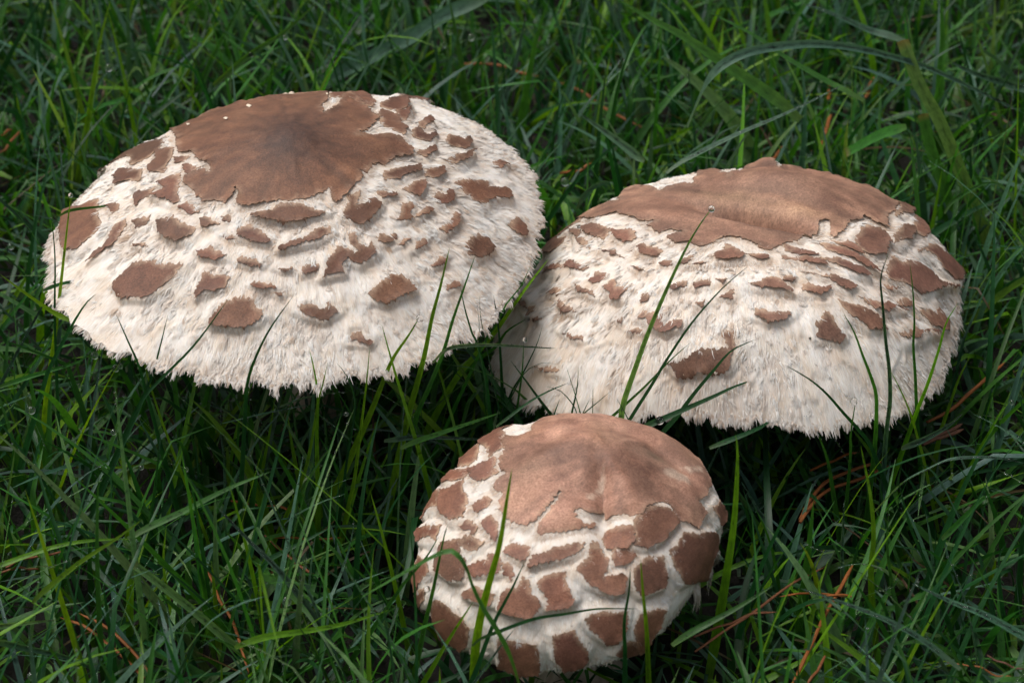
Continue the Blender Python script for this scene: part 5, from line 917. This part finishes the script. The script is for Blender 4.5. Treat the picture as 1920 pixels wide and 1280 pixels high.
    for t in np.linspace(0, 1, 14):
        cx = top * t; cx = np.array([cx[0], cx[1], -0.006 + (top[2] + 0.006) * t])
        rr_ = rad0 * (1 + 0.9 * math.exp(-(t / 0.16) ** 2) + 0.18 * (1 - t))
        an = np.arange(m) / m * 2 * math.pi
        wob = 1 + 0.05 * vnoise(an * 2, an * 0 + t * 6, seed)
        sv.append(np.stack([cx[0] + rr_ * wob * np.cos(an), cx[1] + rr_ * wob * np.sin(an), np.full(m, cx[2])], 1))
    sv = np.vstack(sv); idx = np.arange(14 * m).reshape(14, m); nx = np.roll(idx, -1, 1)
    add('stem', raw_mesh('stem', sv, np.stack([idx[:-1], nx[:-1], nx[1:], idx[1:]], -1).reshape(-1, 4), [M['stem']]), root)
    extra(key, root, c, um, pats)
    return root
def extra(key, root, c, um, pats):
    if key == 'L':                                    # pale crumbs of skin left on the far edge of the disc
        for i, (u, v) in enumerate(FLAKES):
            rs = np.random.default_rng(300 + i); P0 = np.array([[u, v]])
            p0, n0 = surf(c, P0, relief(pats, P0)[0] + 0.7); R0 = rs.uniform(0.4, 1.0) / 1000
            dirs = rs.normal(size=(9, 3)); dirs /= np.linalg.norm(dirs, axis=1, keepdims=True)
            oc = np.array([[1, 0, 0], [-1, 0, 0], [0, 1, 0], [0, -1, 0], [0, 0, 1], [0, 0, -1], [.7, .7, .3], [-.7, .5, .5], [.4, -.8, .4]]) * rs.uniform(0.5, 1.25, (9, 1))
            bm = bmesh.new()
            for d in oc: bm.verts.new(p0[0] + d * R0 * np.array([1.2, 1.0, 0.9]))
            bmesh.ops.convex_hull(bm, input=bm.verts)
            me = bpy.data.meshes.new('flake'); bm.to_mesh(me); bm.free(); me.materials.append(M['flake'])
            add('flake', me, root)
    if key == 'F':
        # torn shreds of veil hanging from the margin: bundles of matted strands
        for i, (f, L, w) in enumerate(((-0.30, 11.0, 3.6), (-0.52, 10.0, 3.0), (-0.14, 6.0, 3.0), (-2.2, 4.0, 5.0))):
            rs = np.random.default_rng(40 + i); n = 70; seg = 4; V = []; cl = []
            for q in range(n):
                fa = f + rs.normal(0, 0.35) * w / 45.0
                b0, _ = surf(c, np.array([[0.95 * math.cos(fa), 0.95 * math.sin(fa)]]), np.array([rs.uniform(-0.6, 0.3)])); b0 = b0[0]
                out = np.array([math.cos(fa), math.sin(fa), 0.0]); tg = np.array([-math.sin(fa), math.cos(fa), 0.0])
                ln = L * rs.uniform(0.35, 1.0); dr = rs.normal(0, 0.10); wd = rs.uniform(0.25, 0.8)
                tw = rs.uniform(0.2, 0.75); cc = (CREAM * (1 - tw) + TAN * 0.8 * tw)
                for j in range(seg + 1):
                    t = j / seg
                    ctr = b0 + out * (0.0012 * math.sin(t * 2.5) + rs.normal(0, 0.00015)) + tg * (dr * ln * t / 1000 - (fa - f) * 0.03 * t) + np.array([0, 0, -ln * t / 1000])
                    hw = wd * (1 - 0.7 * t) / 2000
                    V += [ctr - tg * hw, ctr + tg * hw]; cl += [cc, cc]
            bb = (np.arange(n) * 2 * (seg + 1))[:, None]
            F = np.concatenate([bb + np.array([[2 * j, 2 * j + 1, 2 * j + 3, 2 * j + 2]]) for j in range(seg)], 0)
            add('veil_shred', raw_mesh('veil_shred', V, F, [M['fibre']], np.array(cl)), root)
def mottle(P, cols, dark, pale, seed, amt):
    m1 = vnoise(P[:, 0] * 9, P[:, 1] * 9, seed) + 0.6 * vnoise(P[:, 0] * 23, P[:, 1] * 23, seed + 1) + 0.4 * vnoise(P[:, 0] * 55, P[:, 1] * 55, seed + 2)
    a = (np.clip(m1, 0, 1) * amt)[:, None]; b = (np.clip(-m1, 0, 1) * amt)[:, None]
    cols = cols * (1 - a) + np.array(dark) * a
    return cols * (1 - b) + np.array(pale) * b
def wr_left(P):
    f = np.arctan2(P[:, 1], P[:, 0]) / 6.2832 + 0.5; r = np.hypot(P[:, 0], P[:, 1])
    return 0.9 * np.maximum(vnoise(f * 70, r * 16, 89, 70), 0) * np.clip((r - 0.42) / 0.15, 0, 1) + 0.22 * vnoise(f * 36, r * 7, 81, 36) * np.clip(r / 0.2, 0, 1) + 0.25 * np.exp(-(r / 0.16) ** 2) * vnoise(P[:, 0] * 70, P[:, 1] * 70, 82)
def wr_right(P):
    ca, sa = math.cos(-0.48), math.sin(-0.48)
    al = ca * P[:, 0] + sa * P[:, 1]; ac = -sa * P[:, 0] + ca * P[:, 1]
    return 1.0 * np.maximum(vnoise(P[:, 0] * 26, P[:, 1] * 20, 90), 0) * np.clip((P[:, 1] - 0.3) / 0.15, 0, 1) + 0.9 * vnoise(al * 3.5, ac * 16, 83) * np.exp(-(ac / 0.3) ** 2) + 0.35 * vnoise(al * 7, ac * 34, 84)
def wr_front(P):
    x, y = P[:, 0] - 0.17, P[:, 1] - 0.04
    f = np.arctan2(y, x) / 6.2832 + 0.5; r = np.hypot(x, y)
    return 1.5 * vnoise(f * 17 + 0.6 * vnoise(f * 9, r * 5, 88, 9), r * 3.0, 85, 17) * np.clip(r / 0.1, 0, 1) * np.exp(-(r / 0.5) ** 2) + 0.9 * vnoise(P[:, 0] * 13, P[:, 1] * 13, 86) * np.exp(-(r / 0.25) ** 2) + 0.2 * vnoise(f * 40, r * 7, 87, 40)
WRINKLE = {'L': wr_left, 'R': wr_right, 'F': wr_front}
def disc_left(P, cols):
    cols = mottle(P, cols, (0.115, 0.048, 0.026), (0.215, 0.105, 0.058), 91, 0.5)
    r = np.hypot(P[:, 0] / 0.17, (P[:, 1] - 0.02) / 0.2)
    w = np.clip(np.exp(-r ** 2) * (0.95 + 0.3 * vnoise(P[:, 0] * 120, P[:, 1] * 120, 3)), 0, 1)[:, None]
    cols = cols * (1 - w) + np.array([0.048, 0.022, 0.015]) * w
    f = np.arctan2(P[:, 1], P[:, 0]) / 6.2832 + 0.5; rr = np.hypot(P[:, 0], P[:, 1])
    st = 1 + (0.24 * vnoise(f * 90, rr * 6, 97, 90) + 0.12 * vnoise(f * 34, rr * 4, 98, 34)) * np.clip(rr / 0.15, 0, 1)
    return cols * st[:, None]
def disc_right(P, cols):
    cols = mottle(P, cols, (0.165, 0.080, 0.050), (0.33, 0.19, 0.125), 93, 0.5)
    ca, sa = math.cos(-0.48), math.sin(-0.48); l_ = ca * P[:, 0] + sa * P[:, 1]; c_ = -sa * P[:, 0] + ca * P[:, 1]
    cols = cols * (1 + 0.30 * vnoise(l_ * 3.5, c_ * 16, 83) + 0.22 * vnoise(l_ * 7, c_ * 34, 84))[:, None]  # wrinkle noise reused in the colour: troughs painted darker to bring out relief
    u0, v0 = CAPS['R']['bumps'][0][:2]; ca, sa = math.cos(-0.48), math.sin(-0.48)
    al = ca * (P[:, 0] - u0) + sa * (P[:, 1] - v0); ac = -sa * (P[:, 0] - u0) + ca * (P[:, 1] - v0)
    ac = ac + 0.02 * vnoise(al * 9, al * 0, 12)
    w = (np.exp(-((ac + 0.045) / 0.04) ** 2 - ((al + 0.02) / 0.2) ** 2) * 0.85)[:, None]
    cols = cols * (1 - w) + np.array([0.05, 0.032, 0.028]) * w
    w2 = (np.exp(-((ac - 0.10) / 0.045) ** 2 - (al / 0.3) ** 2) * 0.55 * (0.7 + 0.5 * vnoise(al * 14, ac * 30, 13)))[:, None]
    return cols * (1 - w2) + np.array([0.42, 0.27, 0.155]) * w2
def disc_front(P, cols):
    cols = mottle(P, cols, (0.20, 0.092, 0.058), (0.42, 0.25, 0.18), 95, 0.55)
    r = np.hypot((P[:, 0] - 0.22) / 0.22, (P[:, 1] - 0.02) / 0.12)
    w = (np.exp(-r ** 2) * 0.55)[:, None]
    cols = cols * (1 - w) + np.array([0.14, 0.066, 0.042]) * w
    r = np.hypot((P[:, 0] - 0.37) / 0.05, (P[:, 1] - 0.13) / 0.06)
    w = (np.exp(-r ** 2) * 0.8)[:, None]
    cols = cols * (1 - w) + np.array([0.12, 0.085, 0.05]) * w
    x_, y_ = P[:, 0] - 0.17, P[:, 1] - 0.04; f = np.arctan2(y_, x_) / 6.2832 + 0.5; r_ = np.hypot(x_, y_)
    cols = cols * (1 + (0.32 * vnoise(f * 17 + 0.6 * vnoise(f * 9, r_ * 5, 88, 9), r_ * 3.0, 85, 17) + 0.2 * vnoise(f * 60, r_ * 6, 99, 60)) * np.clip(r_ / 0.12, 0, 1))[:, None]  # radial wrinkles shaded into the colour as well, darker where they dip
    for p in SCARS:                                   # torn places where the flesh shows
        sdm = poly_sd(P, np.array(p)) * 70 + 0.9 * vnoise(P[:, 0] * 60, P[:, 1] * 60, 8)
        k = np.clip(0.6 - sdm / 1.2, 0, 1)[:, None] * 0.8
        cols = cols * (1 - k) + np.array([0.60, 0.47, 0.37]) * k
    w = np.clip(vnoise(P[:, 0] * 7, P[:, 1] * 7, 9), 0, 1)[:, None] * 0.35
    return cols * (1 - w) + np.array([0.42, 0.25, 0.15]) * w
make_mushroom('L', 'broad open cream cap with a smooth dark brown middle and scattered small brown scales', (CAPS['L']['C'][0] + .002, CAPS['L']['C'][1]),
              (0.150, 0.064, 0.036), (0.160, 0.072, 0.037), 3, 22000, disc_left, 1.0, 1.0, 2.3)
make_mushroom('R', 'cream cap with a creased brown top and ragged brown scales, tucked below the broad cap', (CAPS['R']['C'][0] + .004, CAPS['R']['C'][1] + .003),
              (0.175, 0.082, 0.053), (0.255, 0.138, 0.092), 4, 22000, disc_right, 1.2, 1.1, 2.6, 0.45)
make_mushroom('F', 'small rounded half-open button with large light brown plates and torn margin', (CAPS['F']['C'][0], CAPS['F']['C'][1] + .002),
              (0.195, 0.088, 0.055), (0.355, 0.195, 0.138), 5, 8000, disc_front, 0.5, 0.45, 0.9, 0.25)
# ------------------------------------------------------------------ grass
PAL = {'y': (0.128, 0.290, 0.012), 'g': (0.046, 0.170, 0.026), 'd': (0.016, 0.082, 0.024), 'b': (0.072, 0.165, 0.112), 'p': (0.132, 0.262, 0.090)}
def resample(P, k):
    """smooth curve through the points, k+1 samples"""
    P = np.asarray(P, float); m = len(P)
    if m == 2: return P[0] + (P[1] - P[0]) * np.linspace(0, 1, k + 1)[:, None]
    ext = np.vstack([2 * P[0] - P[1], P, 2 * P[-1] - P[-2]])
    L = np.r_[0, np.cumsum(np.linalg.norm(np.diff(P, axis=0), axis=1))]
    out = []
    for s in np.linspace(0, L[-1], k + 1):
        i = min(np.searchsorted(L, s, side='right') - 1, m - 2); t = (s - L[i]) / max(L[i + 1] - L[i], 1e-9)
        a, b, c_, d = ext[i], ext[i + 1], ext[i + 2], ext[i + 3]
        out.append(0.5 * (2 * b + (c_ - a) * t + (2 * a - 5 * b + 4 * c_ - d) * t * t + (3 * b - a - 3 * c_ + d) * t ** 3))
    return np.array(out)
def blade_strips(C, W, side_hint, cut, col0, seed, fold=0.28):
    """C (n,k,3) centre lines, W (n) widths, side_hint (n,3) rough width direction -> verts, quads, cols, uvs; three points across, folded along the midrib"""
    n, k, _ = C.shape
    T = np.gradient(C, axis=1); T /= np.maximum(np.linalg.norm(T, axis=2, keepdims=True), 1e-9)
    S = side_hint[:, None, :] - (T * side_hint[:, None, :]).sum(-1, keepdims=True) * T
    S /= np.maximum(np.linalg.norm(S, axis=2, keepdims=True), 1e-9)
    Nn = np.cross(T, S)
    t = np.linspace(0, 1, k)[None, :]
    taper = np.clip((0.55 + 0.9 * t / 0.35), 0, 1) * np.where(cut[:, None] > 0, 1.0 - 0.15 * t, np.clip((1 - t), 0, 1) ** 0.62 * 1.0 + 0.015)
    w = W[:, None] * taper / 2
    l = C - S * w[..., None] + Nn * (w * fold)[..., None]; r = C + S * w[..., None] + Nn * (w * fold)[..., None]
    V = np.stack([l, C, r], 2).reshape(-1, 3)
    b = (np.arange(n) * k * 3)[:, None, None] + (np.arange(k - 1) * 3)[None, :, None]
    q = np.array([[0, 1, 4, 3], [1, 2, 5, 4]])
    F = (b[..., None] + q[None, None]).reshape(-1, 4)
    cl = np.repeat(np.repeat(col0[:, None, :], k, 1)[:, :, None, :], 3, 2).copy()
    pale = np.clip(1 - t / 0.22, 0, 1)[..., None, None] * 0.45         # paler sheath at the foot
    cl = cl * (1 - pale) + np.array([0.10, 0.13, 0.04]) * pale
    cl[:, :, 1, :] *= 0.86
    tipd = np.where((cut > 0)[:, None], np.clip((t - 0.965) / 0.03, 0, 1), 0.0)[..., None, None]
    cl = cl * (1 - tipd) + np.array([0.20, 0.17, 0.06]) * tipd
    Ls = np.r_[0, 0][:1]
    seglen = np.linalg.norm(np.diff(C, axis=1), axis=2).cumsum(1); seglen = np.concatenate([np.zeros((n, 1)), seglen], 1) * 1000
    base = (np.arange(n) * 13.7)[:, None]
    U = np.stack([np.stack([base + j * 0.5 + 0 * seglen, seglen + base * 3], -1) for j in range(3)], 2).reshape(-1, 2)
    return V, F, cl.reshape(-1, 3), U
def dew_on(C, W, S, per_mm, rlo, rhi, g):
    """fine dew beads along blades"""
    out = []
    n, k, _ = C.shape
    for i in range(n):
        L = np.linalg.norm(np.diff(C[i], axis=0), axis=1).sum() * 1000
        m = g.poisson(L * per_mm)
        if m == 0: continue
        t = g.uniform(0.15, 0.97, m) * (k - 1); j = np.minimum(t.astype(int), k - 2); f = (t - j)[:, None]
        p = C[i, j] * (1 - f) + C[i, j + 1] * f
        rr = g.uniform(rlo, rhi, m) * (0.5 + g.random(m) ** 3)
        p = p + S[i] * (g.uniform(-0.42, 0.42, m) * W[i] * (1 - 0.6 * t / (k - 1)))[:, None] + np.array([0, -0.4, 0.75]) * (rr * 0.6)[:, None]
        out.append(np.c_[p, rr])
    return np.vstack(out) if out else np.zeros((0, 4))
def beads_mesh(name, B, label, category=None, parent=None):
    oc = np.array([[1, 0, 0], [-1, 0, 0], [0, 1, 0], [0, -1, 0], [0, 0, 1], [0, 0, -1]], float)
    of = np.array([[0, 2, 4], [2, 1, 4], [1, 3, 4], [3, 0, 4], [2, 0, 5], [1, 2, 5], [3, 1, 5], [0, 3, 5]])
    V = (B[:, None, :3] + oc[None] * B[:, None, 3:4]).reshape(-1, 3)
    F = (np.arange(len(B))[:, None, None] * 6 + of[None]).reshape(-1, 3)
    o = add(name, raw_mesh(name, V, F, [M['dew']]), parent)
    return tag(o, label, category, None, 'stuff')
VIEW_SIDE = np.array([1.0, 0.0, 0.0])
bead_sets = []
# ---- the blades one can pick out, each its own object
KIND = {'y': 'bright yellow-green', 'g': 'mid green', 'd': 'dark green', 'b': 'grey-green dewy', 'p': 'pale green'}
def blade_label(col, wid, cut, pts, over, pix):
    x, y = pix
    p = np.array(pts); ln = np.linalg.norm(np.diff(p, axis=0), axis=1).sum(); rise = np.ptp(p[:, 2]) / max(ln, 1)
    dx = (p[-1, 0] - p[0, 0]) / max(ln, 1)
    size = 'broad' if wid > 2.0 else ('thread-thin' if wid < 0.75 else ('narrow' if wid < 1.15 else ''))
    lng = 'very long' if ln > 95 else ('long' if ln > 70 else ('short' if ln < 42 else ''))
    pose = 'upright' if rise > 0.93 else ('leaning' if rise > 0.55 else ('low arching' if rise > 0.2 else 'flat-lying'))
    if y < 330 and not over:
        where = 'behind the broad cap' if x < 700 else ('behind the gap between the two big caps' if x < 1230 else ('behind the creased brown top' if x < 1680 else 'beyond the far side of the creased cap'))
    elif over:
        if x < 420: where = 'crossing the rim of the broad cap'
        elif x < 700: where = 'rising before the front rim of the broad cap'
        elif x < 1060 and y < 850: where = 'rising where the two big caps overlap'
        elif y > 860: where = 'across the small rounded button'
        elif x < 1430: where = 'between the button and the creased cap'
        else: where = 'against the white side of the creased cap'
    else:
        if x < 420 and y < 860: where = 'beside the broad cap'
        elif x < 420: where = 'among fallen needles before the broad cap'
        elif x < 760: where = 'in the turf between broad cap and button'
        elif x < 1300: where = 'close beside the small rounded button'
        else: where = 'in the turf below the creased cap' if y < 980 else 'among fallen needles beside the button'
    tilt = '' if abs(dx) < 0.3 else (', tip towards the creased cap side' if dx > 0 else ', tip towards the broad cap side')
    if cut: tilt = ', tip cut blunt'
    w = [t for t in (lng, size, KIND[col], pose, 'grass blade', where) if t]
    s = ' '.join(w) + tilt
    s = s if len(s.replace('-', ' ').split()) <= 16 else ' '.join(w)
    if len(s.replace('-', ' ').split()) > 16: s = ' '.join(w[1:])
    return s, 'grass blades ' + where
for bi, (col, wid, cut, pts, over, pix) in enumerate(BLADES):
    P = np.array(pts) / 1000.0
    k = max(10, 4 * len(P))
    C = resample(P, k)
    g = np.random.default_rng(bi + 70)
    root = C[0].copy()
    side = np.cross(C[-1] - C[0], np.array([0, 0.81, -0.59])); side /= max(np.linalg.norm(side), 1e-6)
    side = side + g.normal(0, 0.35, 3)
    c0 = np.array(PAL[col]) * g.uniform(0.8, 1.2) * (1 + g.normal(0, 0.06, 3))
    V, F, cl, U = blade_strips((C - root)[None], np.array([wid * 1.7 / 1000]), side[None], np.array([cut]), c0[None], bi, fold=g.uniform(0.15, 0.6))
    o = add('grass_blade', raw_mesh('grass_blade', V, F, [M['grass']], cl, U + bi * 7.3), None, root)
    lb, gr = blade_label(col, wid, cut, pts, over, pix)
    tag(o, lb, 'grass blade', gr)
    dens = {'b': 8.0, 'p': 3.5, 'g': 1.0, 'd': 0.8, 'y': 0.6}[col]
    sd = side / np.linalg.norm(side)
    bead_sets.append(dew_on(C[None], np.array([wid / 1000]), sd[None], dens, 0.00012, 0.00028, g))
# ---- the lawn itself
CAPC = []
for k_ in 'LRF':
    c = CAPS[k_]; CAPC.append((np.array(c['C']), c['R'] * 1.03, c['h']))
def lawn(n, xr, yr, seed, hmin, hmax, lying, k=8, clear=True):
    g = np.random.default_rng(seed)
    x = g.uniform(*xr, n); y = g.uniform(*yr, n)
    tall = 0.5 + 0.5 * vnoise(x / 0.035, y / 0.035, seed)
    L = (hmin + (hmax - hmin) * g.random(n) ** 1.6 * (0.5 + 0.7 * tall))
    L = L * np.where(y > 0.09, 0.85, 1.0)
    az = g.uniform(0, 2 * math.pi, n)
    el0 = np.where(lying, g.uniform(0.15, 0.7, n), g.uniform(0.85, 1.55, n))
    curl = np.where(lying, g.uniform(0.0, 0.9, n), np.abs(g.normal(0.45, 0.4, n)))
    kink = np.where(g.random(n) < 0.12, g.uniform(0.5, 1.2, n), 0); kt = g.uniform(0.4, 0.8, n)
    turn = g.normal(0, 0.35, n)
    W = g.choice([0.0009, 0.0012, 0.0015, 0.0018, 0.0022], n, p=[0.16, 0.28, 0.28, 0.2, 0.08]) * g.uniform(1.4, 2.1, n)
    def lines(L):
        t = np.linspace(0, 1, k + 1)
        C = np.zeros((n, k + 1, 3)); C[:, 0, 0] = x; C[:, 0, 1] = y; C[:, 0, 2] = np.where(lying, g0, 0.0)
        for j in range(k):
            tm = (j + 0.5) / k
            el = el0 - curl * tm ** 1.4 - kink * (tm > kt); a = az + turn * tm
            st = L / k
            C[:, j + 1, 0] = C[:, j, 0] + st * np.cos(el) * np.cos(a)
            C[:, j + 1, 1] = C[:, j, 1] + st * np.cos(el) * np.sin(a)
            C[:, j + 1, 2] = np.maximum(C[:, j, 2] + st * np.sin(el), 0.002)
        return C
    g0 = g.uniform(0.0, 0.018, n)
    reach = np.where(g.random(n) < 0.35, g.uniform(0.004, 0.020, n), 0.0)     # some blades stand up past the rims
    ok = np.zeros(n, bool)
    for trial in range(4):
        C = lines(L); bad = np.zeros(n, bool)
        if clear:
            for ci, (cc, R, h) in enumerate(CAPC):
                d = C - cc
                r = np.hypot(d[..., 0], d[..., 1])
                under = -0.004 if ci < 2 else -0.03
                bad |= ((r < R + 0.004) & (d[..., 2] > under)).any(1)
                # grass on the near side is kept below the camera's sightline to each rim
                dx = np.clip(np.abs(d[..., 0]) / R, 0, 1); yf = -R * np.sqrt(1 - dx * dx)
                lim = (-0.003 if ci < 2 else -0.010) + reach[:, None] + (yf - d[..., 1]) * 0.70
                bad |= ((np.abs(d[..., 0]) < R * 0.98) & (d[..., 1] < yf) & (d[..., 2] > lim)).any(1)
                far = cc[1] + 0.3 * R
        if trial == 0 and clear:
            pass
        L = np.where(bad, L * 0.62, L); ok = ~bad
    keep = ok
    mix = g.random(n); c0 = np.zeros((n, 3))
    names = ['y', 'g', 'd', 'b', 'p']
    pr = np.cumsum([0.09, 0.30, 0.33, 0.22, 0.06])
    for i, nm in enumerate(names):
        lo = 0 if i == 0 else pr[i - 1]
        c0[(mix >= lo) & (mix < pr[i])] = PAL[nm]
    isb = (mix >= pr[2])
    dead = (g.random(n) < (0.0 if not np.any(lying) else 0.08)) & lying; W = np.where(dead, np.minimum(W, 0.0012), W)
    c0[dead] = (0.10, 0.066, 0.026)
    c0 *= g.uniform(0.7, 1.25, (n, 1)) * (1 + g.normal(0, 0.07, (n, 3)))
    sa = az + math.pi / 2 + g.normal(0, 0.7, n)
    S = np.stack([np.cos(sa), np.sin(sa), g.normal(0, 0.25, n)], 1)
    cut = (g.random(n) < 0.0).astype(int)
    return C[keep], W[keep], S[keep] / np.linalg.norm(S[keep], axis=1, keepdims=True), cut[keep], c0[keep], (isb & ~dead)[keep]
def lawn_object(name, label, sets, seed):
    C = np.vstack([s[0] for s in sets]); W = np.r_[tuple(s[1] for s in sets)]; S = np.vstack([s[2] for s in sets]); cut = np.r_[tuple(s[3] for s in sets)]; c0 = np.vstack([s[4] for s in sets])
    V, F, cl, U = blade_strips(C, W, S, cut, c0, seed)
    o = add(name, raw_mesh(name, V, F, [M['grass']], cl, U))
    return tag(o, label, None, None, 'stuff')
n1, n2, n3 = 7200, 11000, 11000
A = lawn(n1, (-0.30, 0.30), (-0.23, 0.46), 101, 0.036, 0.112, np.zeros(n1, bool))
B = lawn(n2, (-0.30, 0.30), (-0.23, 0.46), 102, 0.02, 0.06, np.random.default_rng(4).random(n2) < 0.55)
Cc = lawn(n3, (-0.75, 0.75), (-0.45, 1.1), 103, 0.03, 0.10, np.random.default_rng(6).random(n3) < 0.3)
inner = (np.abs(Cc[0][:, 0, 0]) < 0.3) & (Cc[0][:, 0, 1] > -0.23) & (Cc[0][:, 0, 1] < 0.46)
Cc = tuple(a[~inner] for a in Cc)
E_ = lawn(420, (-0.045, 0.085), (-0.20, -0.125), 104, 0.02, 0.05, np.zeros(420, bool))
lawn_object('grass', 'dense dark green lawn grass surrounding the three mushrooms', [A, Cc, E_], 1)
lawn_object('low_grass', 'short matted grass lying low between the taller blades', [B], 2)
gd = np.random.default_rng(88)
for (C, W, S, cut, c0, isb), dn in ((A, 1.3),):
    isb = isb & (C[:, 0, 1] < 0.07) & (np.abs(C[:, 0, 0]) < 0.21) & (C[:, -1, 2] > 0.02)
    bead_sets.append(dew_on(C[isb], W[isb], S[isb], dn, 0.00013, 0.00030, gd))
    j = gd.random(len(C)) < 0.04
    tips = C[j][:, -2]; bead_sets.append(np.c_[tips, gd.uniform(0.0002, 0.0006, j.sum())])
beads_mesh('dew', np.vstack(bead_sets), 'fine beads of dew sprinkled over the grass blades')
# ---- dew on the low side of the creased cap
def cap_dew(key, n, f0, f1, s0, s1, seed, name, label):
    c = CAPS[key]; g = np.random.default_rng(seed)
    f = g.uniform(f0, f1, n); s = g.uniform(s0, s1, n)
    Q = np.stack([s * np.cos(f), s * np.sin(f)], 1); D = np.full(n, 9.0)
    for p in SCALES[key] + [DISC[key]]: D = np.minimum(D, poly_sd(Q, np.array(p)) * unit_mm(c))
    f, s = f[D > 1.2], s[D > 1.2]; n = len(f)
    P, Nn = cap_local(c, s * np.cos(f), s * np.sin(f))
    r = g.uniform(0.00012, 0.00035, n) * (0.6 + g.random(n) ** 4 * 1.2)
    B = np.c_[P + np.array(c['C']) + Nn * (0.0009 + r * 0.6)[:, None], r]
    beads_mesh(name, B, label)
cap_dew('R', 420, -1.75, 0.1, 0.74, 0.955, 5, 'cap_dew', 'tiny water beads clinging to the creased white-sided cap')
cap_dew('F', 160, -2.4, -0.2, 0.5, 0.9, 6, 'cap_dew', 'tiny water beads between the plates of the small button')
# ------------------------------------------------------------------ dew drops at the tips
def drop_mesh():
    V, F = [], []
    a, b = 14, 9
    for i in range(b + 1):
        th = math.pi * i / b
        for j in range(a):
            ph = 2 * math.pi * j / a
            V.append((math.sin(th) * math.cos(ph), math.sin(th) * math.sin(ph), math.cos(th) * 1.06))
    for i in range(b):
        for j in range(a): F.append((i * a + j, (i + 1) * a + j, (i + 1) * a + (j + 1) % a, i * a + (j + 1) % a))
    return raw_mesh('dew_drop', V, F, [M['dew']])
dm = drop_mesh()
def spot(px, py):
    if py < 330: return 'behind the broad cap' if px < 700 else ('behind the gap between the big caps' if px < 1230 else 'behind the creased cap')
    if px < 700: return 'before the broad cap' if py > 640 or px > 200 else 'beside the broad cap'
    if px < 1060 and py < 860: return 'where the big caps overlap'
    if px < 1360 and py > 760: return 'beside the small button'
    return 'by the creased cap' if py < 1000 else 'beside the small button'
for (x, y, z, r, on, px, py, over) in DROPS:
    o = add('dew_drop', dm, None, (x / 1000, y / 1000, z / 1000)); o.scale = (r * 1.25 / 1000,) * 3
    size = 'large' if r > 0.9 else ('small' if r < 0.7 else 'round')
    lb = size + ' clear dew drop ' + ('hanging at a grass tip ' if on else 'caught among the grass ') + spot(px, py)
    if over: lb = size + ' clear dew drop on a grass tip against the cap, ' + spot(px, py)
    tag(o, lb, 'dew drop', 'dew drops ' + spot(px, py))
# ------------------------------------------------------------------ fallen pine needles
def needle_mesh(name, pts, w, tone, seed):
    C = resample(np.array(pts) / 1000.0, 16); k = len(C); m = 7
    g = np.random.default_rng(seed)
    C = C + np.stack([np.zeros(k), np.zeros(k), 0.0012 * vnoise(np.arange(k) / 4.0, np.zeros(k), seed)], 1)
    T = np.gradient(C, axis=0); T /= np.linalg.norm(T, axis=1, keepdims=True)
    S = np.cross(T, [0, 0, 1.0]); S /= np.linalg.norm(S, axis=1, keepdims=True); U2 = np.cross(S, T)
    V, UV, CL = [], [], []
    c0 = np.array([0.235, 0.080, 0.015]) * (1 - tone) + np.array([0.095, 0.050, 0.034]) * tone
    for i in range(k):
        t = i / (k - 1); r = w / 2000 * (0.85 if t < 0.1 else 1.0) * min(1, (1 - t) / 0.12 + 0.12)
        for j in range(m):
            a = 2 * math.pi * j / m
            V.append(C[i] + S[i] * (r * math.cos(a)) + U2[i] * (r * 0.62 * math.sin(a)))
            UV.append((j * 0.5 + seed, t * 22 + seed * 5)); CL.append(c0 * (0.75 if t < 0.06 or t > 0.94 else 1.0))
    idx = np.arange(k * m).reshape(k, m); nx = np.roll(idx, -1, 1)
    F = np.stack([idx[:-1], idx[1:], nx[1:], nx[:-1]], -1).reshape(-1, 4)
    return raw_mesh(name, V, F, [M['needle']], np.array(CL), np.array(UV))
for i, (w, tone, st, (px, py)) in enumerate(NEEDLES):
    ln = np.linalg.norm(np.diff(np.array(st[0]), axis=0), axis=1).sum()
    hue = 'orange-brown' if tone < 0.13 else ('rusty brown' if tone < 0.3 else ('dull brown' if tone < 0.7 else 'dark brown'))
    size = 'long' if ln > 32 else ('short' if ln < 17 else '')
    words = ' '.join(t for t in (size, hue) if t)
    if len(st) == 1:
        o = add('pine_needle', needle_mesh('pine_needle', st[0], w, tone, i))
        tag(o, words + ' dead pine needle in the grass ' + spot(px, py), 'pine needle', 'fallen pine needles ' + spot(px, py))
    else:
        e = bpy.data.objects.new('pine_needle_pair', None); e.empty_display_size = 0.01; link(e)
        tag(e, words + ' pair of dead pine needles in the grass ' + spot(px, py), 'pine needles', 'fallen pairs of pine needles')
        for j, s in enumerate(st): add('needle', needle_mesh('needle', s, w, tone, i * 3 + j), e)
